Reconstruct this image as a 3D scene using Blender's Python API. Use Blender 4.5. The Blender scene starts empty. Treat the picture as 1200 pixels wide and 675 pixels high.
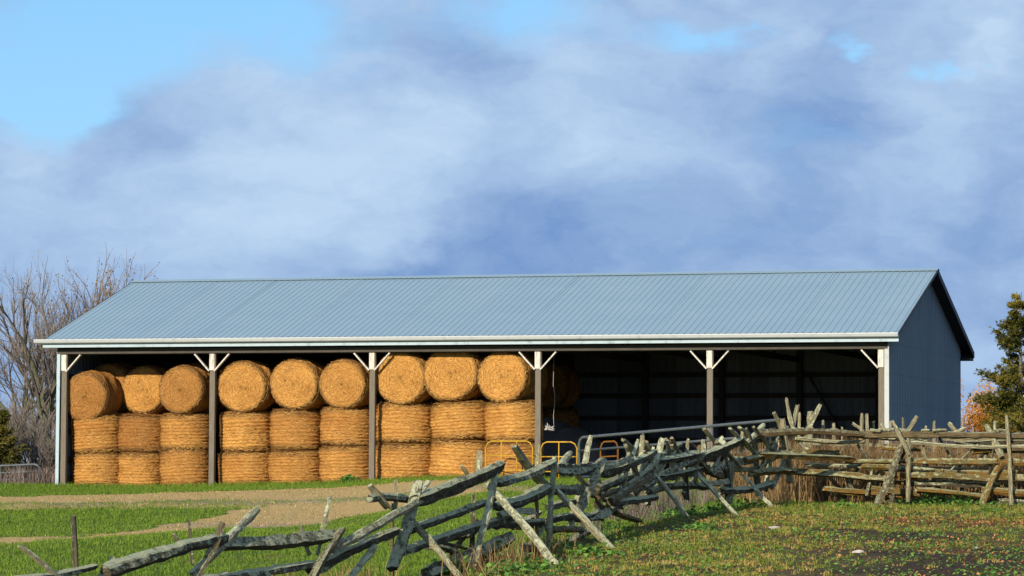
import bpy, math, random
import numpy as np
from mathutils import Matrix, Vector, Euler

random.seed(7)
RNG = np.random.default_rng(7)
SC = bpy.context.scene
COL = SC.collection
R = math.radians

# ------------------------------------------------------------------ camera
F = 3538.8                      # focal length in 1200-px-wide picture units
PITCH, ROLL, CZ = 0.0594, 0.006, 0.587
cam_d = bpy.data.cameras.new("camera")
cam_d.sensor_width = 36.0
cam_d.lens = F / 1200 * 36.0
cam_d.clip_start, cam_d.clip_end = 0.5, 9000
cam = bpy.data.objects.new("camera", cam_d)
COL.objects.link(cam)
cam.matrix_world = Matrix.Translation((0, 0, CZ)) @ Matrix.Rotation(math.pi / 2 + PITCH, 4, 'X') @ Matrix.Rotation(ROLL, 4, 'Z')
SC.camera = cam

# ------------------------------------------------------------------ light
SUN_AZ, SUN_EL = R(26), R(22)   # azimuth: degrees left of straight behind the camera
sun_from = Vector((-math.sin(SUN_AZ) * math.cos(SUN_EL), -math.cos(SUN_AZ) * math.cos(SUN_EL), math.sin(SUN_EL)))
sd = bpy.data.lights.new("sun", 'SUN')
sd.energy, sd.angle, sd.color = 5.0, R(0.53), (1.0, 0.88, 0.70)
sun = bpy.data.objects.new("sun", sd)
COL.objects.link(sun)
sun.rotation_euler = sun_from.to_track_quat('Z', 'Y').to_euler()
sun.location = (-30, -30, 40)

SC.view_settings.view_transform = 'Standard'
SC.view_settings.look = 'None'
SC.view_settings.exposure = 0.34
SC.view_settings.gamma = 1.0
SC.view_settings.use_curve_mapping = False
SC.render.engine = 'CYCLES'
SC.cycles.max_bounces = 6
SC.cycles.use_denoising = True


# ------------------------------------------------------------------ node helper
class NT:
    def __init__(self, tree):
        self.t = tree
        tree.nodes.clear()

    def n(self, typ, _out=0, _props=None, **ins):
        nd = self.t.nodes.new(typ)
        for k, v in (_props or {}).items():
            setattr(nd, k, v)
        for k, v in ins.items():
            key = int(k[1:]) if k[0] == 'i' and k[1:].isdigit() else k.replace('_', ' ')
            self.set(nd, key, v)
        return nd

    def set(self, nd, key, v):
        s = nd.inputs[key]
        if isinstance(v, bpy.types.Node):
            self.t.links.new(v.outputs[0], s)
        elif isinstance(v, bpy.types.NodeSocket):
            self.t.links.new(v, s)
        else:
            if isinstance(v, tuple) and len(v) == 3 and s.type == 'RGBA':
                v = (*v, 1)
            s.default_value = v

    def math(self, op, a, b=0.0, c=0.0, clamp=False):
        return self.n('ShaderNodeMath', _props={'operation': op, 'use_clamp': clamp}, i0=a, i1=b, i2=c).outputs[0]

    def vec(self, op, a, b=(0, 0, 0)):
        return self.n('ShaderNodeVectorMath', _props={'operation': op}, i0=a, i1=b).outputs[0]

    def mul(self, a, b):
        return self.vec('MULTIPLY', a, b)

    def mix(self, f, a, b, mode='MIX'):
        nd = self.n('ShaderNodeMix', _props={'data_type': 'RGBA', 'blend_type': mode})
        self.set(nd, 0, f); self.set(nd, 6, a); self.set(nd, 7, b)
        return nd.outputs[2]

    def ramp(self, v, lo, hi, a=0.0, b=1.0, smooth=True):
        return self.n('ShaderNodeMapRange', _props={'interpolation_type': 'SMOOTHSTEP' if smooth else 'LINEAR'},
                      i0=v, i1=lo, i2=hi, i3=a, i4=b).outputs[0]

    def noise(self, vec, scale, detail=3.0, rough=0.55, dist=0.0):
        return self.n('ShaderNodeTexNoise', Vector=vec, Scale=scale, Detail=detail, Roughness=rough, Distortion=dist).outputs[0]

    def attr(self, name):
        return self.n('ShaderNodeAttribute', _props={'attribute_name': name}).outputs['Fac']


def mat(name, fn, rough=0.8, spec=0.3, metal=0.0, transl=0.0):
    m = bpy.data.materials.new(name)
    m.use_nodes = True
    t = NT(m.node_tree)
    out = t.n('ShaderNodeOutputMaterial')
    bs = t.n('ShaderNodeBsdfPrincipled', Roughness=rough, Metallic=metal)
    bs.inputs['Specular IOR Level'].default_value = spec
    col, height, dist = fn(t)
    t.set(bs, 'Base Color', col)
    if height is not None:
        b = t.n('ShaderNodeBump', Strength=1.0, Distance=dist, Height=height)
        t.set(bs, 'Normal', b)
    sh = bs.outputs[0]
    if transl:
        tr = t.n('ShaderNodeBsdfTranslucent')
        t.set(tr, 'Color', col)
        mx = t.n('ShaderNodeMixShader', i0=transl, i1=sh, i2=tr)
        sh = mx.outputs[0]
    t.t.links.new(sh, out.inputs[0])
    return m


# ------------------------------------------------------------------ sky
w = bpy.data.worlds.new("World")
SC.world = w
w.use_nodes = True
t = NT(w.node_tree)
SKS = 0.1
sky = t.n('ShaderNodeTexSky', _props={'sky_type': 'NISHITA', 'sun_disc': False, 'sun_elevation': SUN_EL,
                                      'sun_rotation': math.atan2(sun_from.x, sun_from.y),
                                      'air_density': 1.0, 'dust_density': 0.4, 'ozone_density': 2.0})
gen = t.n('ShaderNodeTexCoord').outputs['Generated']
d = t.vec('NORMALIZE', gen)
ds = t.mul(d, (1.0, 1.0, 1.9))
warp = t.n('ShaderNodeTexNoise', Vector=ds, Scale=13.0, Detail=5.0, Roughness=0.6).outputs['Color']
dw = t.vec('ADD', ds, t.mul(t.vec('SUBTRACT', warp, (0.5, 0.5, 0.5)), (0.075, 0.075, 0.075)))
n1 = t.noise(dw, 11.0, 8.0, 0.58)
n2 = t.noise(t.vec('ADD', dw, (3.1, 1.7, 0.4)), 24.0, 6.0, 0.58)
n3 = t.noise(t.vec('ADD', dw, (7.7, 2.2, 5.0)), 6.0, 3.0, 0.5)


def sdir(px, py):
    x, y = (px - 600) / F, (337.5 - py) / F
    v = Euler((PITCH, 0, 0)).to_matrix() @ Vector((x, 1, y))
    v.normalize()
    return (v.x, v.y, v.z * 1.9)


def blob(px, py, rad_px, sx=1.0):
    q = sdir(px, py)
    dd = t.mul(t.vec('SUBTRACT', dw, q), (1.0 / sx, 1.0, 1.0 / 1.9))
    ln = t.n('ShaderNodeVectorMath', _props={'operation': 'LENGTH'}, i0=dd).outputs['Value']
    return t.ramp(ln, 0.0, rad_px / F, 1.0, 0.0)


def total(xs):
    s = xs[0]
    for x in xs[1:]:
        s = t.math('ADD', s, x)
    return s


# open blue gaps, lit cloud crowns and shaded cloud bases seen in this part of the sky
gaps = total([blob(60, 30, 190, 1.3), blob(40, 130, 110), blob(330, 10, 150, 2.0), blob(640, 10, 110, 1.6),
              blob(830, 20, 62, 1.8), blob(1010, 50, 42, 2.2), blob(1130, 60, 40, 2.0)])
lit = total([blob(690, 100, 120), blob(480, 190, 150, 1.6), blob(330, 130, 150, 1.6), blob(1090, 150, 130), blob(900, 40, 70), blob(320, 270, 140, 1.5),
             blob(760, 190, 110, 1.8), blob(30, 200, 90, 1.3), blob(1180, 30, 90)])
dark = total([blob(900, 265, 230, 1.8), blob(520, 310, 200, 1.7), blob(990, 120, 80, 1.5), blob(1180, 260, 160), blob(560, 60, 60, 2.0)])
cover = t.math('ADD', t.ramp(n3, 0.30, 0.62, 0.72, 1.12, False), t.math('MULTIPLY', t.math('SUBTRACT', n1, 0.5), 1.1))
cover = t.math('SUBTRACT', cover, t.math('MULTIPLY', gaps, 0.70))
cover = t.ramp(cover, 0.22, 0.78)
tone = t.math('ADD', t.math('MULTIPLY', t.math('SUBTRACT', n2, 0.5), 0.75), t.math('MULTIPLY', t.math('SUBTRACT', n1, 0.5), 0.7))
tone = t.math('ADD', t.math('ADD', tone, 0.58), t.math('SUBTRACT', t.math('MULTIPLY', lit, 0.36), t.math('MULTIPLY', dark, 0.33)))
emb = t.math('SUBTRACT', n1, t.noise(t.vec('ADD', dw, (-0.012, 0.0, 0.026)), 11.0, 8.0, 0.58))
tone = t.math('ADD', tone, t.math('MULTIPLY', emb, 0.95))
tone = t.ramp(tone, 0.0, 1.1, smooth=False)
K10 = 1.0 / SKS
cl = t.mix(tone, tuple(c * K10 for c in (0.142, 0.252, 0.485)), tuple(c * K10 for c in (0.41, 0.545, 0.715)))
blue = t.mix(0.55, sky.outputs[0], tuple(c * K10 for c in (0.14, 0.47, 0.87)))
skyc = t.mix(cover, blue, cl)
bg = t.n('ShaderNodeBackground', Strength=SKS)
t.set(bg, 'Color', skyc)
wo = t.n('ShaderNodeOutputWorld')
t.t.links.new(bg.outputs[0], wo.inputs[0])


# ------------------------------------------------------------------ mesh helpers
def obj(name, V, Fc, m=None, parent=None, smooth=False, attrs=None, loc=None):
    me = bpy.data.meshes.new(name)
    V = np.asarray(V, dtype=np.float32)
    if isinstance(Fc, np.ndarray):
        k = Fc.shape[1]
        me.vertices.add(len(V)); me.vertices.foreach_set('co', V.ravel())
        me.loops.add(Fc.size); me.loops.foreach_set('vertex_index', Fc.astype(np.int32).ravel())
        me.polygons.add(len(Fc)); me.polygons.foreach_set('loop_start', np.arange(0, Fc.size, k, dtype=np.int32))
        me.update(calc_edges=True)
    else:
        me.from_pydata(V.tolist(), [], Fc)
        me.update()
    if smooth:
        me.polygons.foreach_set('use_smooth', np.ones(len(me.polygons), dtype=bool))
    for an, data in (attrs or {}).items():
        a = me.attributes.new(an, 'FLOAT', 'POINT')
        a.data.foreach_set('value', np.asarray(data, dtype=np.float32))
    if m:
        me.materials.append(m)
    return link(name, me, parent, loc)


def link(name, me, parent=None, loc=None):
    o = bpy.data.objects.new(name, me)
    COL.objects.link(o)
    if parent is not None:
        o.parent = parent
    if loc is not None:
        o.location = loc
    return o


def empty(name, loc, rz=0.0):
    o = bpy.data.objects.new(name, None)
    COL.objects.link(o)
    o.location = loc
    o.rotation_euler = (0, 0, rz)
    o.empty_display_size = 0.2
    return o


def tag(o, label=None, cat=None, group=None, kind=None):
    if label: o['label'] = label
    if cat: o['category'] = cat
    if group: o['group'] = group
    if kind: o['kind'] = kind
    return o


class MB:
    """collects boxes, bars and tubes into one mesh"""
    def __init__(self):
        self.v, self.f = [], []

    def add(self, vs, fs):
        b = len(self.v)
        self.v += [tuple(p) for p in vs]
        self.f += [tuple(i + b for i in q) for q in fs]
        return self

    def box(self, x0, x1, y0, y1, z0, z1):
        return self.add([(x0, y0, z0), (x1, y0, z0), (x1, y1, z0), (x0, y1, z0), (x0, y0, z1), (x1, y0, z1), (x1, y1, z1), (x0, y1, z1)],
                        [(0, 3, 2, 1), (4, 5, 6, 7), (0, 1, 5, 4), (1, 2, 6, 5), (2, 3, 7, 6), (3, 0, 4, 7)])

    def bar(self, p0, p1, a, b, up=(0, 0, 1)):
        p0, p1 = Vector(p0), Vector(p1)
        dx = (p1 - p0).normalized()
        up = Vector(up)
        if abs(dx.dot(up)) > 0.95: up = Vector((0, 1, 0))
        s = dx.cross(up).normalized()
        u = s.cross(dx)
        vs = [p + s * (sx * a / 2) + u * (sz * b / 2) for p in (p0, p1) for sx, sz in ((-1, -1), (1, -1), (1, 1), (-1, 1))]
        return self.add(vs, [(0, 1, 2, 3), (7, 6, 5, 4), (0, 4, 5, 1), (1, 5, 6, 2), (2, 6, 7, 3), (3, 7, 4, 0)])

    def tube(self, pts, r, n=8):
        pts = [Vector(p) for p in pts]
        rings = []
        for i, p in enumerate(pts):
            dx = (pts[min(i + 1, len(pts) - 1)] - pts[max(i - 1, 0)]).normalized()
            up = Vector((0, 0, 1)) if abs(dx.z) < 0.9 else Vector((0, 1, 0))
            s = dx.cross(up).normalized(); u = s.cross(dx)
            rings.append([p + (s * math.cos(a) + u * math.sin(a)) * r for a in [2 * math.pi * k / n for k in range(n)]])
        fs = [(i * n + k, i * n + (k + 1) % n, (i + 1) * n + (k + 1) % n, (i + 1) * n + k) for i in range(len(pts) - 1) for k in range(n)]
        fs += [tuple(reversed(range(n))), tuple(range((len(pts) - 1) * n, len(pts) * n))]
        return self.add([q for r_ in rings for q in r_], fs)

    def build(self, name, m, parent=None, smooth=False, loc=None):
        o = obj(name, self.v, self.f, m, parent, smooth, loc=loc)
        return o


def smooth01(x, a, b):
    q = np.clip((np.asarray(x, float) - a) / (b - a), 0, 1)
    return q * q * (3 - 2 * q)


# ------------------------------------------------------------------ barn frame, terrain
BA = 0.315
BE = np.array([math.cos(BA), -math.sin(BA)])    # along the front, to the right
BN = np.array([math.sin(BA), math.cos(BA)])     # into the barn
BO = np.array([-12.365, 82.242])
L, W = 22.86, 10.57


def sines(X, Y, seed, k0, n=7):
    r = np.random.default_rng(seed)
    s = 0
    for i in range(n):
        a, ph, k = r.uniform(0, 6.28), r.uniform(0, 6.28), k0 * r.uniform(0.5, 2.2)
        s = s + np.sin((X * math.cos(a) + Y * math.sin(a)) * k + ph)
    return s / math.sqrt(n)


def floor_rise(u):
    return 0.28 * smooth01(u, 2, 13)


def ground(X, Y):
    X, Y = np.asarray(X, float), np.asarray(Y, float)
    K = 58 + 22 * smooth01(-X, -1.0, 4.5)
    dd = K - Y
    sp = 2.0 * np.log1p(np.exp(np.clip(dd / 2.0, -30, 30)))
    z = -0.026 * np.minimum(sp, 53)
    u = (X - BO[0]) * BE[0] + (Y - BO[1]) * BE[1]
    z = z + floor_rise(u) * smooth01(Y, 61, 72)
    inside = smooth01(Y, 70, 76)
    return z + (1 - inside) * (0.018 * sines(X, Y, 3, 1.1) + 0.010 * sines(X, Y, 4, 3.5)) - 0.004


def bw(u, v, z):
    q = BO + u * BE + v * BN
    return Vector((q[0], q[1], z))


def pix(px, py, Y):
    """point at distance Y on the sight line through a picture point"""
    x, y = (px - 600) / F, (337.5 - py) / F
    c, s = math.cos(ROLL), math.sin(ROLL)
    x, y = x * c - y * s, x * s + y * c
    f = math.cos(PITCH) - y * math.sin(PITCH)
    up = math.sin(PITCH) + y * math.cos(PITCH)
    return Vector((x / f * Y, Y, CZ + up / f * Y))


def gpix(px, py):
    """where that sight line meets the ground"""
    for Y in np.arange(22, 120, 0.1):
        p = pix(px, py, Y)
        if p.z <= float(ground(p.x, p.y)):
            return p
    return pix(px, py, 60)


def upix(px, v):
    """position along the barn front of picture column px at depth v"""
    a = (px - 600) / F
    # (BO.x + u*ex + v*nx) = a*(BO.y + u*ey + v*ny)   (roll and pitch negligible here)
    a *= math.cos(PITCH)
    return (a * (BO[1] + v * BN[1]) - BO[0] - v * BN[0]) / (BE[0] - a * BE[1])


# ------------------------------------------------------------------ materials
def geo(t): return t.n('ShaderNodeNewGeometry')
def objco(t): return t.n('ShaderNodeTexCoord').outputs['Object']
def orand(t): return t.n('ShaderNodeObjectInfo').outputs['Random']


def m_ground(t):
    P = geo(t).outputs['Position']
    dirt, soil, rust = t.attr('dirt'), t.attr('soil'), t.attr('rust')
    nb, nf, ng = t.noise(P, 0.9, 5, 0.6), t.noise(P, 7.0, 5, 0.65), t.noise(P, 42.0, 3, 0.7)
    green = t.mix(nf, (0.045, 0.090, 0.010), (0.105, 0.165, 0.022))
    green = t.mix(t.ramp(nb, 0.45, 0.75), green, (0.15, 0.13, 0.035))
    tan = t.mix(nf, (0.33, 0.220, 0.088), (0.54, 0.38, 0.160))
    tan = t.mix(t.ramp(ng, 0.55, 0.75), tan, (0.20, 0.155, 0.10))
    tan = t.mix(t.math('MULTIPLY', t.attr('gravel'), t.ramp(nf, 0.42, 0.6)), tan, (0.22, 0.20, 0.19))
    dm = t.ramp(t.math('ADD', dirt, t.math('MULTIPLY', t.math('SUBTRACT', nf, 0.5), 1.9)), 0.30, 0.70)
    earth = t.mix(nf, (0.040, 0.030, 0.014), (0.135, 0.098, 0.042))
    green = t.mix(t.math('MULTIPLY', t.attr('pasture'), t.ramp(nb, 0.30, 0.55, 0.55, 1.0)), green, earth)
    c = t.mix(dm, green, tan)
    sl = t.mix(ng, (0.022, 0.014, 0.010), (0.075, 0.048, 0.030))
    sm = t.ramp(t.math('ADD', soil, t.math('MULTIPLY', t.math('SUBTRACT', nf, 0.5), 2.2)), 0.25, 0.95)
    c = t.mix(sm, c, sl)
    rm = t.ramp(t.math('ADD', rust, t.math('MULTIPLY', t.math('SUBTRACT', nf, 0.5), 1.5)), 0.45, 0.75)
    c = t.mix(rm, c, t.mix(ng, (0.07, 0.033, 0.014), (0.22, 0.11, 0.045)))
    h = t.math('ADD', t.math('MULTIPLY', nf, 0.7), t.math('MULTIPLY', ng, 0.4))
    return c, h, 0.06


def m_roof(t):
    P = objco(t)
    G = geo(t).outputs['Position']
    n = t.noise(t.mul(G, (0.5, 0.5, 2.5)), 1.2, 4)
    st = t.noise(t.mul(P, (14, 0.5, 1)), 1.0, 4, 0.6)
    c = t.mix(n, (0.170, 0.255, 0.312), (0.216, 0.302, 0.358))
    c = t.mix(t.ramp(st, 0.5, 0.85, 0, 0.25), c, (0.17, 0.25, 0.31))
    c = t.mix(t.ramp(orand(t), 0, 1, 0, 0.16, False), c, (0.14, 0.235, 0.325))
    return c, t.noise(G, 2.0, 2), 0.006


def m_wall(t):
    G = geo(t).outputs['Position']
    n = t.noise(t.mul(G, (1, 1, 0.35)), 1.8, 4, 0.6)
    c = t.mix(n, (0.145, 0.200, 0.240), (0.225, 0.285, 0.325))
    c = t.mix(t.ramp(orand(t), 0, 1, 0, 0.3, False), c, (0.095, 0.14, 0.18))
    return c, n, 0.01


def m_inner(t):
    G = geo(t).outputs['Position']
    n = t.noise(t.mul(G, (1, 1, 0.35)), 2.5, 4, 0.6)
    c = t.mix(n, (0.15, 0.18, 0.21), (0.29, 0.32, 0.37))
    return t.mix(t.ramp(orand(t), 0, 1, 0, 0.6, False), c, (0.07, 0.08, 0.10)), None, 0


def m_white(t):
    P = geo(t).outputs['Position']
    n = t.noise(t.mul(P, (1, 1, 1)), 5.0, 5, 0.65)
    return t.mix(t.ramp(n, 0.5, 0.8, 0, 0.6), (0.37, 0.40, 0.41), (0.22, 0.24, 0.25)), n, 0.004


def m_whitewood(t):
    P = objco(t)
    n = t.noise(t.mul(P, (5, 5, 1.0)), 6.0, 5, 0.65)
    return t.mix(t.ramp(n, 0.42, 0.75), (0.58, 0.56, 0.51), (0.27, 0.25, 0.21)), n, 0.006


def m_post(t):
    P = objco(t)
    n = t.noise(t.mul(P, (14, 14, 0.9)), 3.0, 5, 0.65)
    return t.mix(n, (0.060, 0.050, 0.038), (0.25, 0.22, 0.175)), n, 0.012


def m_timber(t):
    n = t.noise(t.mul(geo(t).outputs['Position'], (1, 1, 4)), 3.0, 4)
    return t.mix(n, (0.045, 0.040, 0.035), (0.105, 0.095, 0.082)), None, 0


def m_navy(t):
    n = t.noise(geo(t).outputs['Position'], 3.0, 4)
    return t.mix(n, (0.018, 0.023, 0.032), (0.034, 0.042, 0.055)), None, 0


def m_hay(t):
    P = objco(t)
    r = orand(t)
    sep = t.n('ShaderNodeSeparateXYZ', Vector=P)
    ang = t.math('ARCTAN2', sep.outputs[1], sep.outputs[0])
    rad = t.math('SQRT', t.math('ADD', t.math('MULTIPLY', sep.outputs[0], sep.outputs[0]), t.math('MULTIPLY', sep.outputs[1], sep.outputs[1])))
    cyl = t.n('ShaderNodeCombineXYZ', X=t.math('MULTIPLY', rad, 40.0), Y=t.math('MULTIPLY', ang, 7.0), Z=t.math('MULTIPLY', sep.outputs[2], 40.0))
    cyl = t.vec('ADD', cyl, t.n('ShaderNodeCombineXYZ', X=t.math('MULTIPLY', r, 91.0), Y=0.0, Z=t.math('MULTIPLY', r, 57.0)))
    a = t.noise(cyl, 1.0, 5, 0.7)
    b = t.noise(P, 2.3, 4, 0.6)
    g = t.noise(P, 45.0, 3, 0.7)
    c = t.mix(t.ramp(a, 0.30, 0.68), (0.33, 0.14, 0.026), (0.95, 0.53, 0.145))
    c = t.mix(t.ramp(b, 0.42, 0.72, 0, 0.55), c, (0.42, 0.17, 0.034))
    c = t.mix(t.ramp(g, 0.52, 0.75, 0, 0.55), c, (0.12, 0.048, 0.010))
    c = t.mix(t.math('MULTIPLY', t.ramp(r, 0.3, 1.0), 0.3), c, (0.32, 0.12, 0.032))
    age = t.n('ShaderNodeAttribute', _props={'attribute_type': 'OBJECT', 'attribute_name': 'age'}).outputs['Fac']
    c = t.mix(t.math('MULTIPLY', age, 0.85, 0.0, True), c, t.mix(a, (0.085, 0.030, 0.010), (0.36, 0.135, 0.036)))
    crust = t.math('MULTIPLY', t.ramp(t.math('ADD', t.math('ABSOLUTE', sep.outputs[2]), t.math('MULTIPLY', t.math('SUBTRACT', b, 0.5), 0.25)), 0.31, 0.45), t.ramp(rad, 0.56, 0.64))
    c = t.mix(t.math('MULTIPLY', crust, 0.80), c, t.mix(g, (0.085, 0.045, 0.016), (0.17, 0.095, 0.036)))
    return c, t.math('ADD', t.math('MULTIPLY', a, 0.6), t.math('MULTIPLY', g, 0.6)), 0.055


def m_straw(t):
    k = t.attr('tint')
    c = t.mix(k, (0.32, 0.135, 0.022), (0.92, 0.58, 0.18))
    age = t.n('ShaderNodeAttribute', _props={'attribute_type': 'OBJECT', 'attribute_name': 'age'}).outputs['Fac']
    c = t.mix(t.math('MULTIPLY', age, 0.8, 0.0, True), c, t.mix(k, (0.12, 0.045, 0.012), (0.44, 0.19, 0.06)))
    return c, None, 0


def wood(dark, light, lichen, lcol, orange=0.0):
    def fn(t):
        P = objco(t)
        g = geo(t)
        r = orand(t)
        off = t.n('ShaderNodeCombineXYZ', X=t.math('MULTIPLY', r, 37.0), Y=t.math('MULTIPLY', r, 11.0), Z=t.math('MULTIPLY', r, 23.0))
        Q = t.vec('ADD', P, off)
        gr = t.noise(t.mul(Q, (1.3, 22, 22)), 2.2, 5, 0.7)
        bl = t.noise(Q, 3.0, 4, 0.6)
        li = t.noise(t.mul(Q, (0.6, 1, 1)), 15.0, 5, 0.75)
        c = t.mix(t.ramp(gr, 0.3, 0.7), dark, light)
        c = t.mix(t.ramp(bl, 0.4, 0.75, 0, 0.55), c, tuple(0.55 * a + 0.03 for a in dark))
        if orange:
            c = t.mix(t.math('MULTIPLY', t.ramp(t.math('ADD', bl, t.math('MULTIPLY', r, 0.25)), 0.42, 0.70), orange), c, (0.27, 0.125, 0.014))
            c = t.mix(t.math('MULTIPLY', t.ramp(t.noise(Q, 2.1, 3), 0.48, 0.66), orange * 0.8), c, (0.115, 0.095, 0.017))
        up = t.n('ShaderNodeSeparateXYZ', Vector=g.outputs['Normal']).outputs[2]
        lm = t.ramp(t.math('ADD', li, t.math('MULTIPLY', up, 0.20)), 0.65 - 0.2 * lichen, 0.82 - 0.2 * lichen)
        c = t.mix(t.math('MULTIPLY', lm, 0.9), c, t.mix(t.noise(Q, 30.0, 2), tuple(0.55 * a for a in lcol), lcol))
        h = t.math('ADD', t.math('MULTIPLY', gr, 0.8), t.math('MULTIPLY', lm, 0.45))
        return c, h, 0.05
    return fn


def leafm(a, b):
    return lambda t: (t.mix(t.attr('tint'), a, b), None, 0)


M = dict(
    bluewhite=mat('pale_blue_trim', lambda t: (t.mix(t.ramp(t.noise(geo(t).outputs['Position'], 5.0, 5, .65), .5, .75), (0.34, 0.44, 0.50), (0.20, 0.27, 0.31)), None, 0), 0.5, 0.35),
    ground=mat('ground_mix', m_ground, 0.95, 0.1),
    roof=mat('blue_roof_steel', m_roof, 0.42, 0.4), wall=mat('blue_wall_steel', m_wall, 0.5, 0.35), inner=mat('wall_steel_inside', m_inner, 0.6, 0.2),
    white=mat('white_metal', m_white, 0.45, 0.4), whitewood=mat('white_painted_wood', m_whitewood, 0.8, 0.2),
    post=mat('weathered_post', m_post, 0.9, 0.1), timber=mat('barn_timber', m_timber, 0.9, 0.1), navy=mat('dark_trim', m_navy, 0.6, 0.2),
    hay=mat('hay', m_hay, 0.85, 0.15), straw=mat('straw', m_straw, 0.7, 0.25, transl=0.15),
    rail=mat('weathered_cedar', wood((0.028, 0.023, 0.016), (0.15, 0.125, 0.080), 0.95, (0.55, 0.57, 0.36)), 0.92, 0.1),
    stake=mat('sun_bleached_cedar', wood((0.12, 0.105, 0.055), (0.50, 0.45, 0.28), 0.78, (0.66, 0.68, 0.43)), 0.92, 0.1),
    brown=mat('brown_cedar', wood((0.05, 0.040, 0.024), (0.24, 0.185, 0.10), 0.55, (0.42, 0.42, 0.26), 0.2), 0.92, 0.1),
    moss=mat('mossy_cedar', wood((0.055, 0.045, 0.018), (0.28, 0.23, 0.10), 0.80, (0.50, 0.50, 0.28), 0.65), 0.92, 0.1),
    grass=mat('grass', leafm((0.062, 0.125, 0.008), (0.215, 0.31, 0.036)), 0.7, 0.2, transl=0.25),
    rough=mat('rough_grass', leafm((0.115, 0.185, 0.015), (0.45, 0.31, 0.10)), 0.75, 0.2, transl=0.2),
    drygrass=mat('dry_grass', leafm((0.20, 0.155, 0.05), (0.60, 0.44, 0.20)), 0.8, 0.1, transl=0.15),
    dry=mat('dry_weed', leafm((0.075, 0.045, 0.020), (0.37, 0.25, 0.115)), 0.85, 0.1, transl=0.15),
    twig=mat('dead_twig', leafm((0.055, 0.042, 0.036), (0.235, 0.185, 0.16)), 0.9, 0.1),
    broad=mat('green_weed_leaf', leafm((0.040, 0.115, 0.014), (0.16, 0.31, 0.045)), 0.6, 0.3, transl=0.2),
    fallen=mat('fallen_leaf', leafm((0.09, 0.040, 0.014), (0.46, 0.22, 0.08)), 0.85, 0.1),
    bark=mat('grey_bark', lambda t: (t.mix(t.noise(t.mul(objco(t), (3, 3, 1)), 3.0, 4), (0.060, 0.052, 0.050), (0.20, 0.175, 0.165)), None, 0), 0.95, 0.1),
    barkgreen=mat('lichened_bark', lambda t: (t.mix(t.noise(objco(t), 5.0, 5, 0.7), (0.04, 0.04, 0.030), (0.19, 0.20, 0.12)), t.noise(objco(t), 14.0, 4), 0.03), 0.95, 0.1),
    fineTwig=mat('bare_twig', leafm((0.07, 0.060, 0.052), (0.25, 0.215, 0.18)), 0.95, 0.1),
    tanleaf=mat('tan_leaf', leafm((0.15, 0.08, 0.03), (0.42, 0.27, 0.10)), 0.8, 0.1, transl=0.3),
    cedar=mat('cedar_foliage', leafm((0.022, 0.034, 0.006), (0.24, 0.20, 0.035)), 0.8, 0.1, transl=0.12),
    orange=mat('orange_leaf', leafm((0.30, 0.11, 0.015), (0.78, 0.40, 0.055)), 0.8, 0.1, transl=0.3),
    galv=mat('galvanized_tube', lambda t: (t.mix(t.noise(geo(t).outputs['Position'], 6.0, 4), (0.060, 0.072, 0.078), (0.13, 0.150, 0.155)), None, 0), 0.5, 0.4, 0.3),
    yellow=mat('yellow_paint', lambda t: (t.mix(t.ramp(t.noise(geo(t).outputs['Position'], 9.0, 5), 0.5, 0.75), (0.47, 0.27, 0.015), (0.24, 0.115, 0.015)), None, 0), 0.5, 0.4),
    rust=mat('shaded_yellow_paint', lambda t: (t.mix(t.noise(geo(t).outputs['Position'], 9.0, 5), (0.10, 0.035, 0.008), (0.22, 0.095, 0.012)), None, 0), 0.7, 0.2),  # yellow gate in shade: its dimness is painted in as dark orange
    tarp=mat('grey_tarp', lambda t: (t.mix(t.noise(geo(t).outputs['Position'], 4.0, 5), (0.26, 0.25, 0.24), (0.42, 0.40, 0.38)), t.noise(geo(t).outputs['Position'], 6.0, 4), 0.03), 0.5, 0.35),
    twine=mat('white_twine', lambda t: (t.mix(t.noise(geo(t).outputs['Position'], 30.0, 3), (0.38, 0.37, 0.36), (0.56, 0.55, 0.53)), None, 0), 0.8, 0.2),
    stone=mat('pale_stone', lambda t: (t.mix(t.noise(objco(t), 12.0, 4), (0.25, 0.23, 0.20), (0.55, 0.52, 0.45)), t.noise(objco(t), 20.0, 4), 0.02), 0.9, 0.1),
)


# ------------------------------------------------------------------ ground sheet
def axis(fine, mid, far):
    return np.unique(np.round(np.concatenate([fine, mid, far]), 4))


gx = axis(np.arange(-15, 15.01, 0.22), np.arange(-60, 60.1, 3.0), np.array([-3500, -1800, -900, -400, -200, -110, 110, 200, 400, 900, 1800, 3500]))
gy = axis(np.arange(22, 82.01, 0.24), np.arange(-20, 150.1, 3.0), np.array([-3500, -900, -200, -60, 200, 300, 500, 900, 1800, 4000]))
GX, GY = np.meshgrid(gx, gy)
gz = ground(GX, GY)
nx_, ny_ = len(gx), len(gy)
I = np.arange(nx_ * ny_).reshape(ny_, nx_)
quads = np.stack([I[:-1, :-1].ravel(), I[:-1, 1:].ravel(), I[1:, 1:].ravel(), I[1:, :-1].ravel()], -1)


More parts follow.
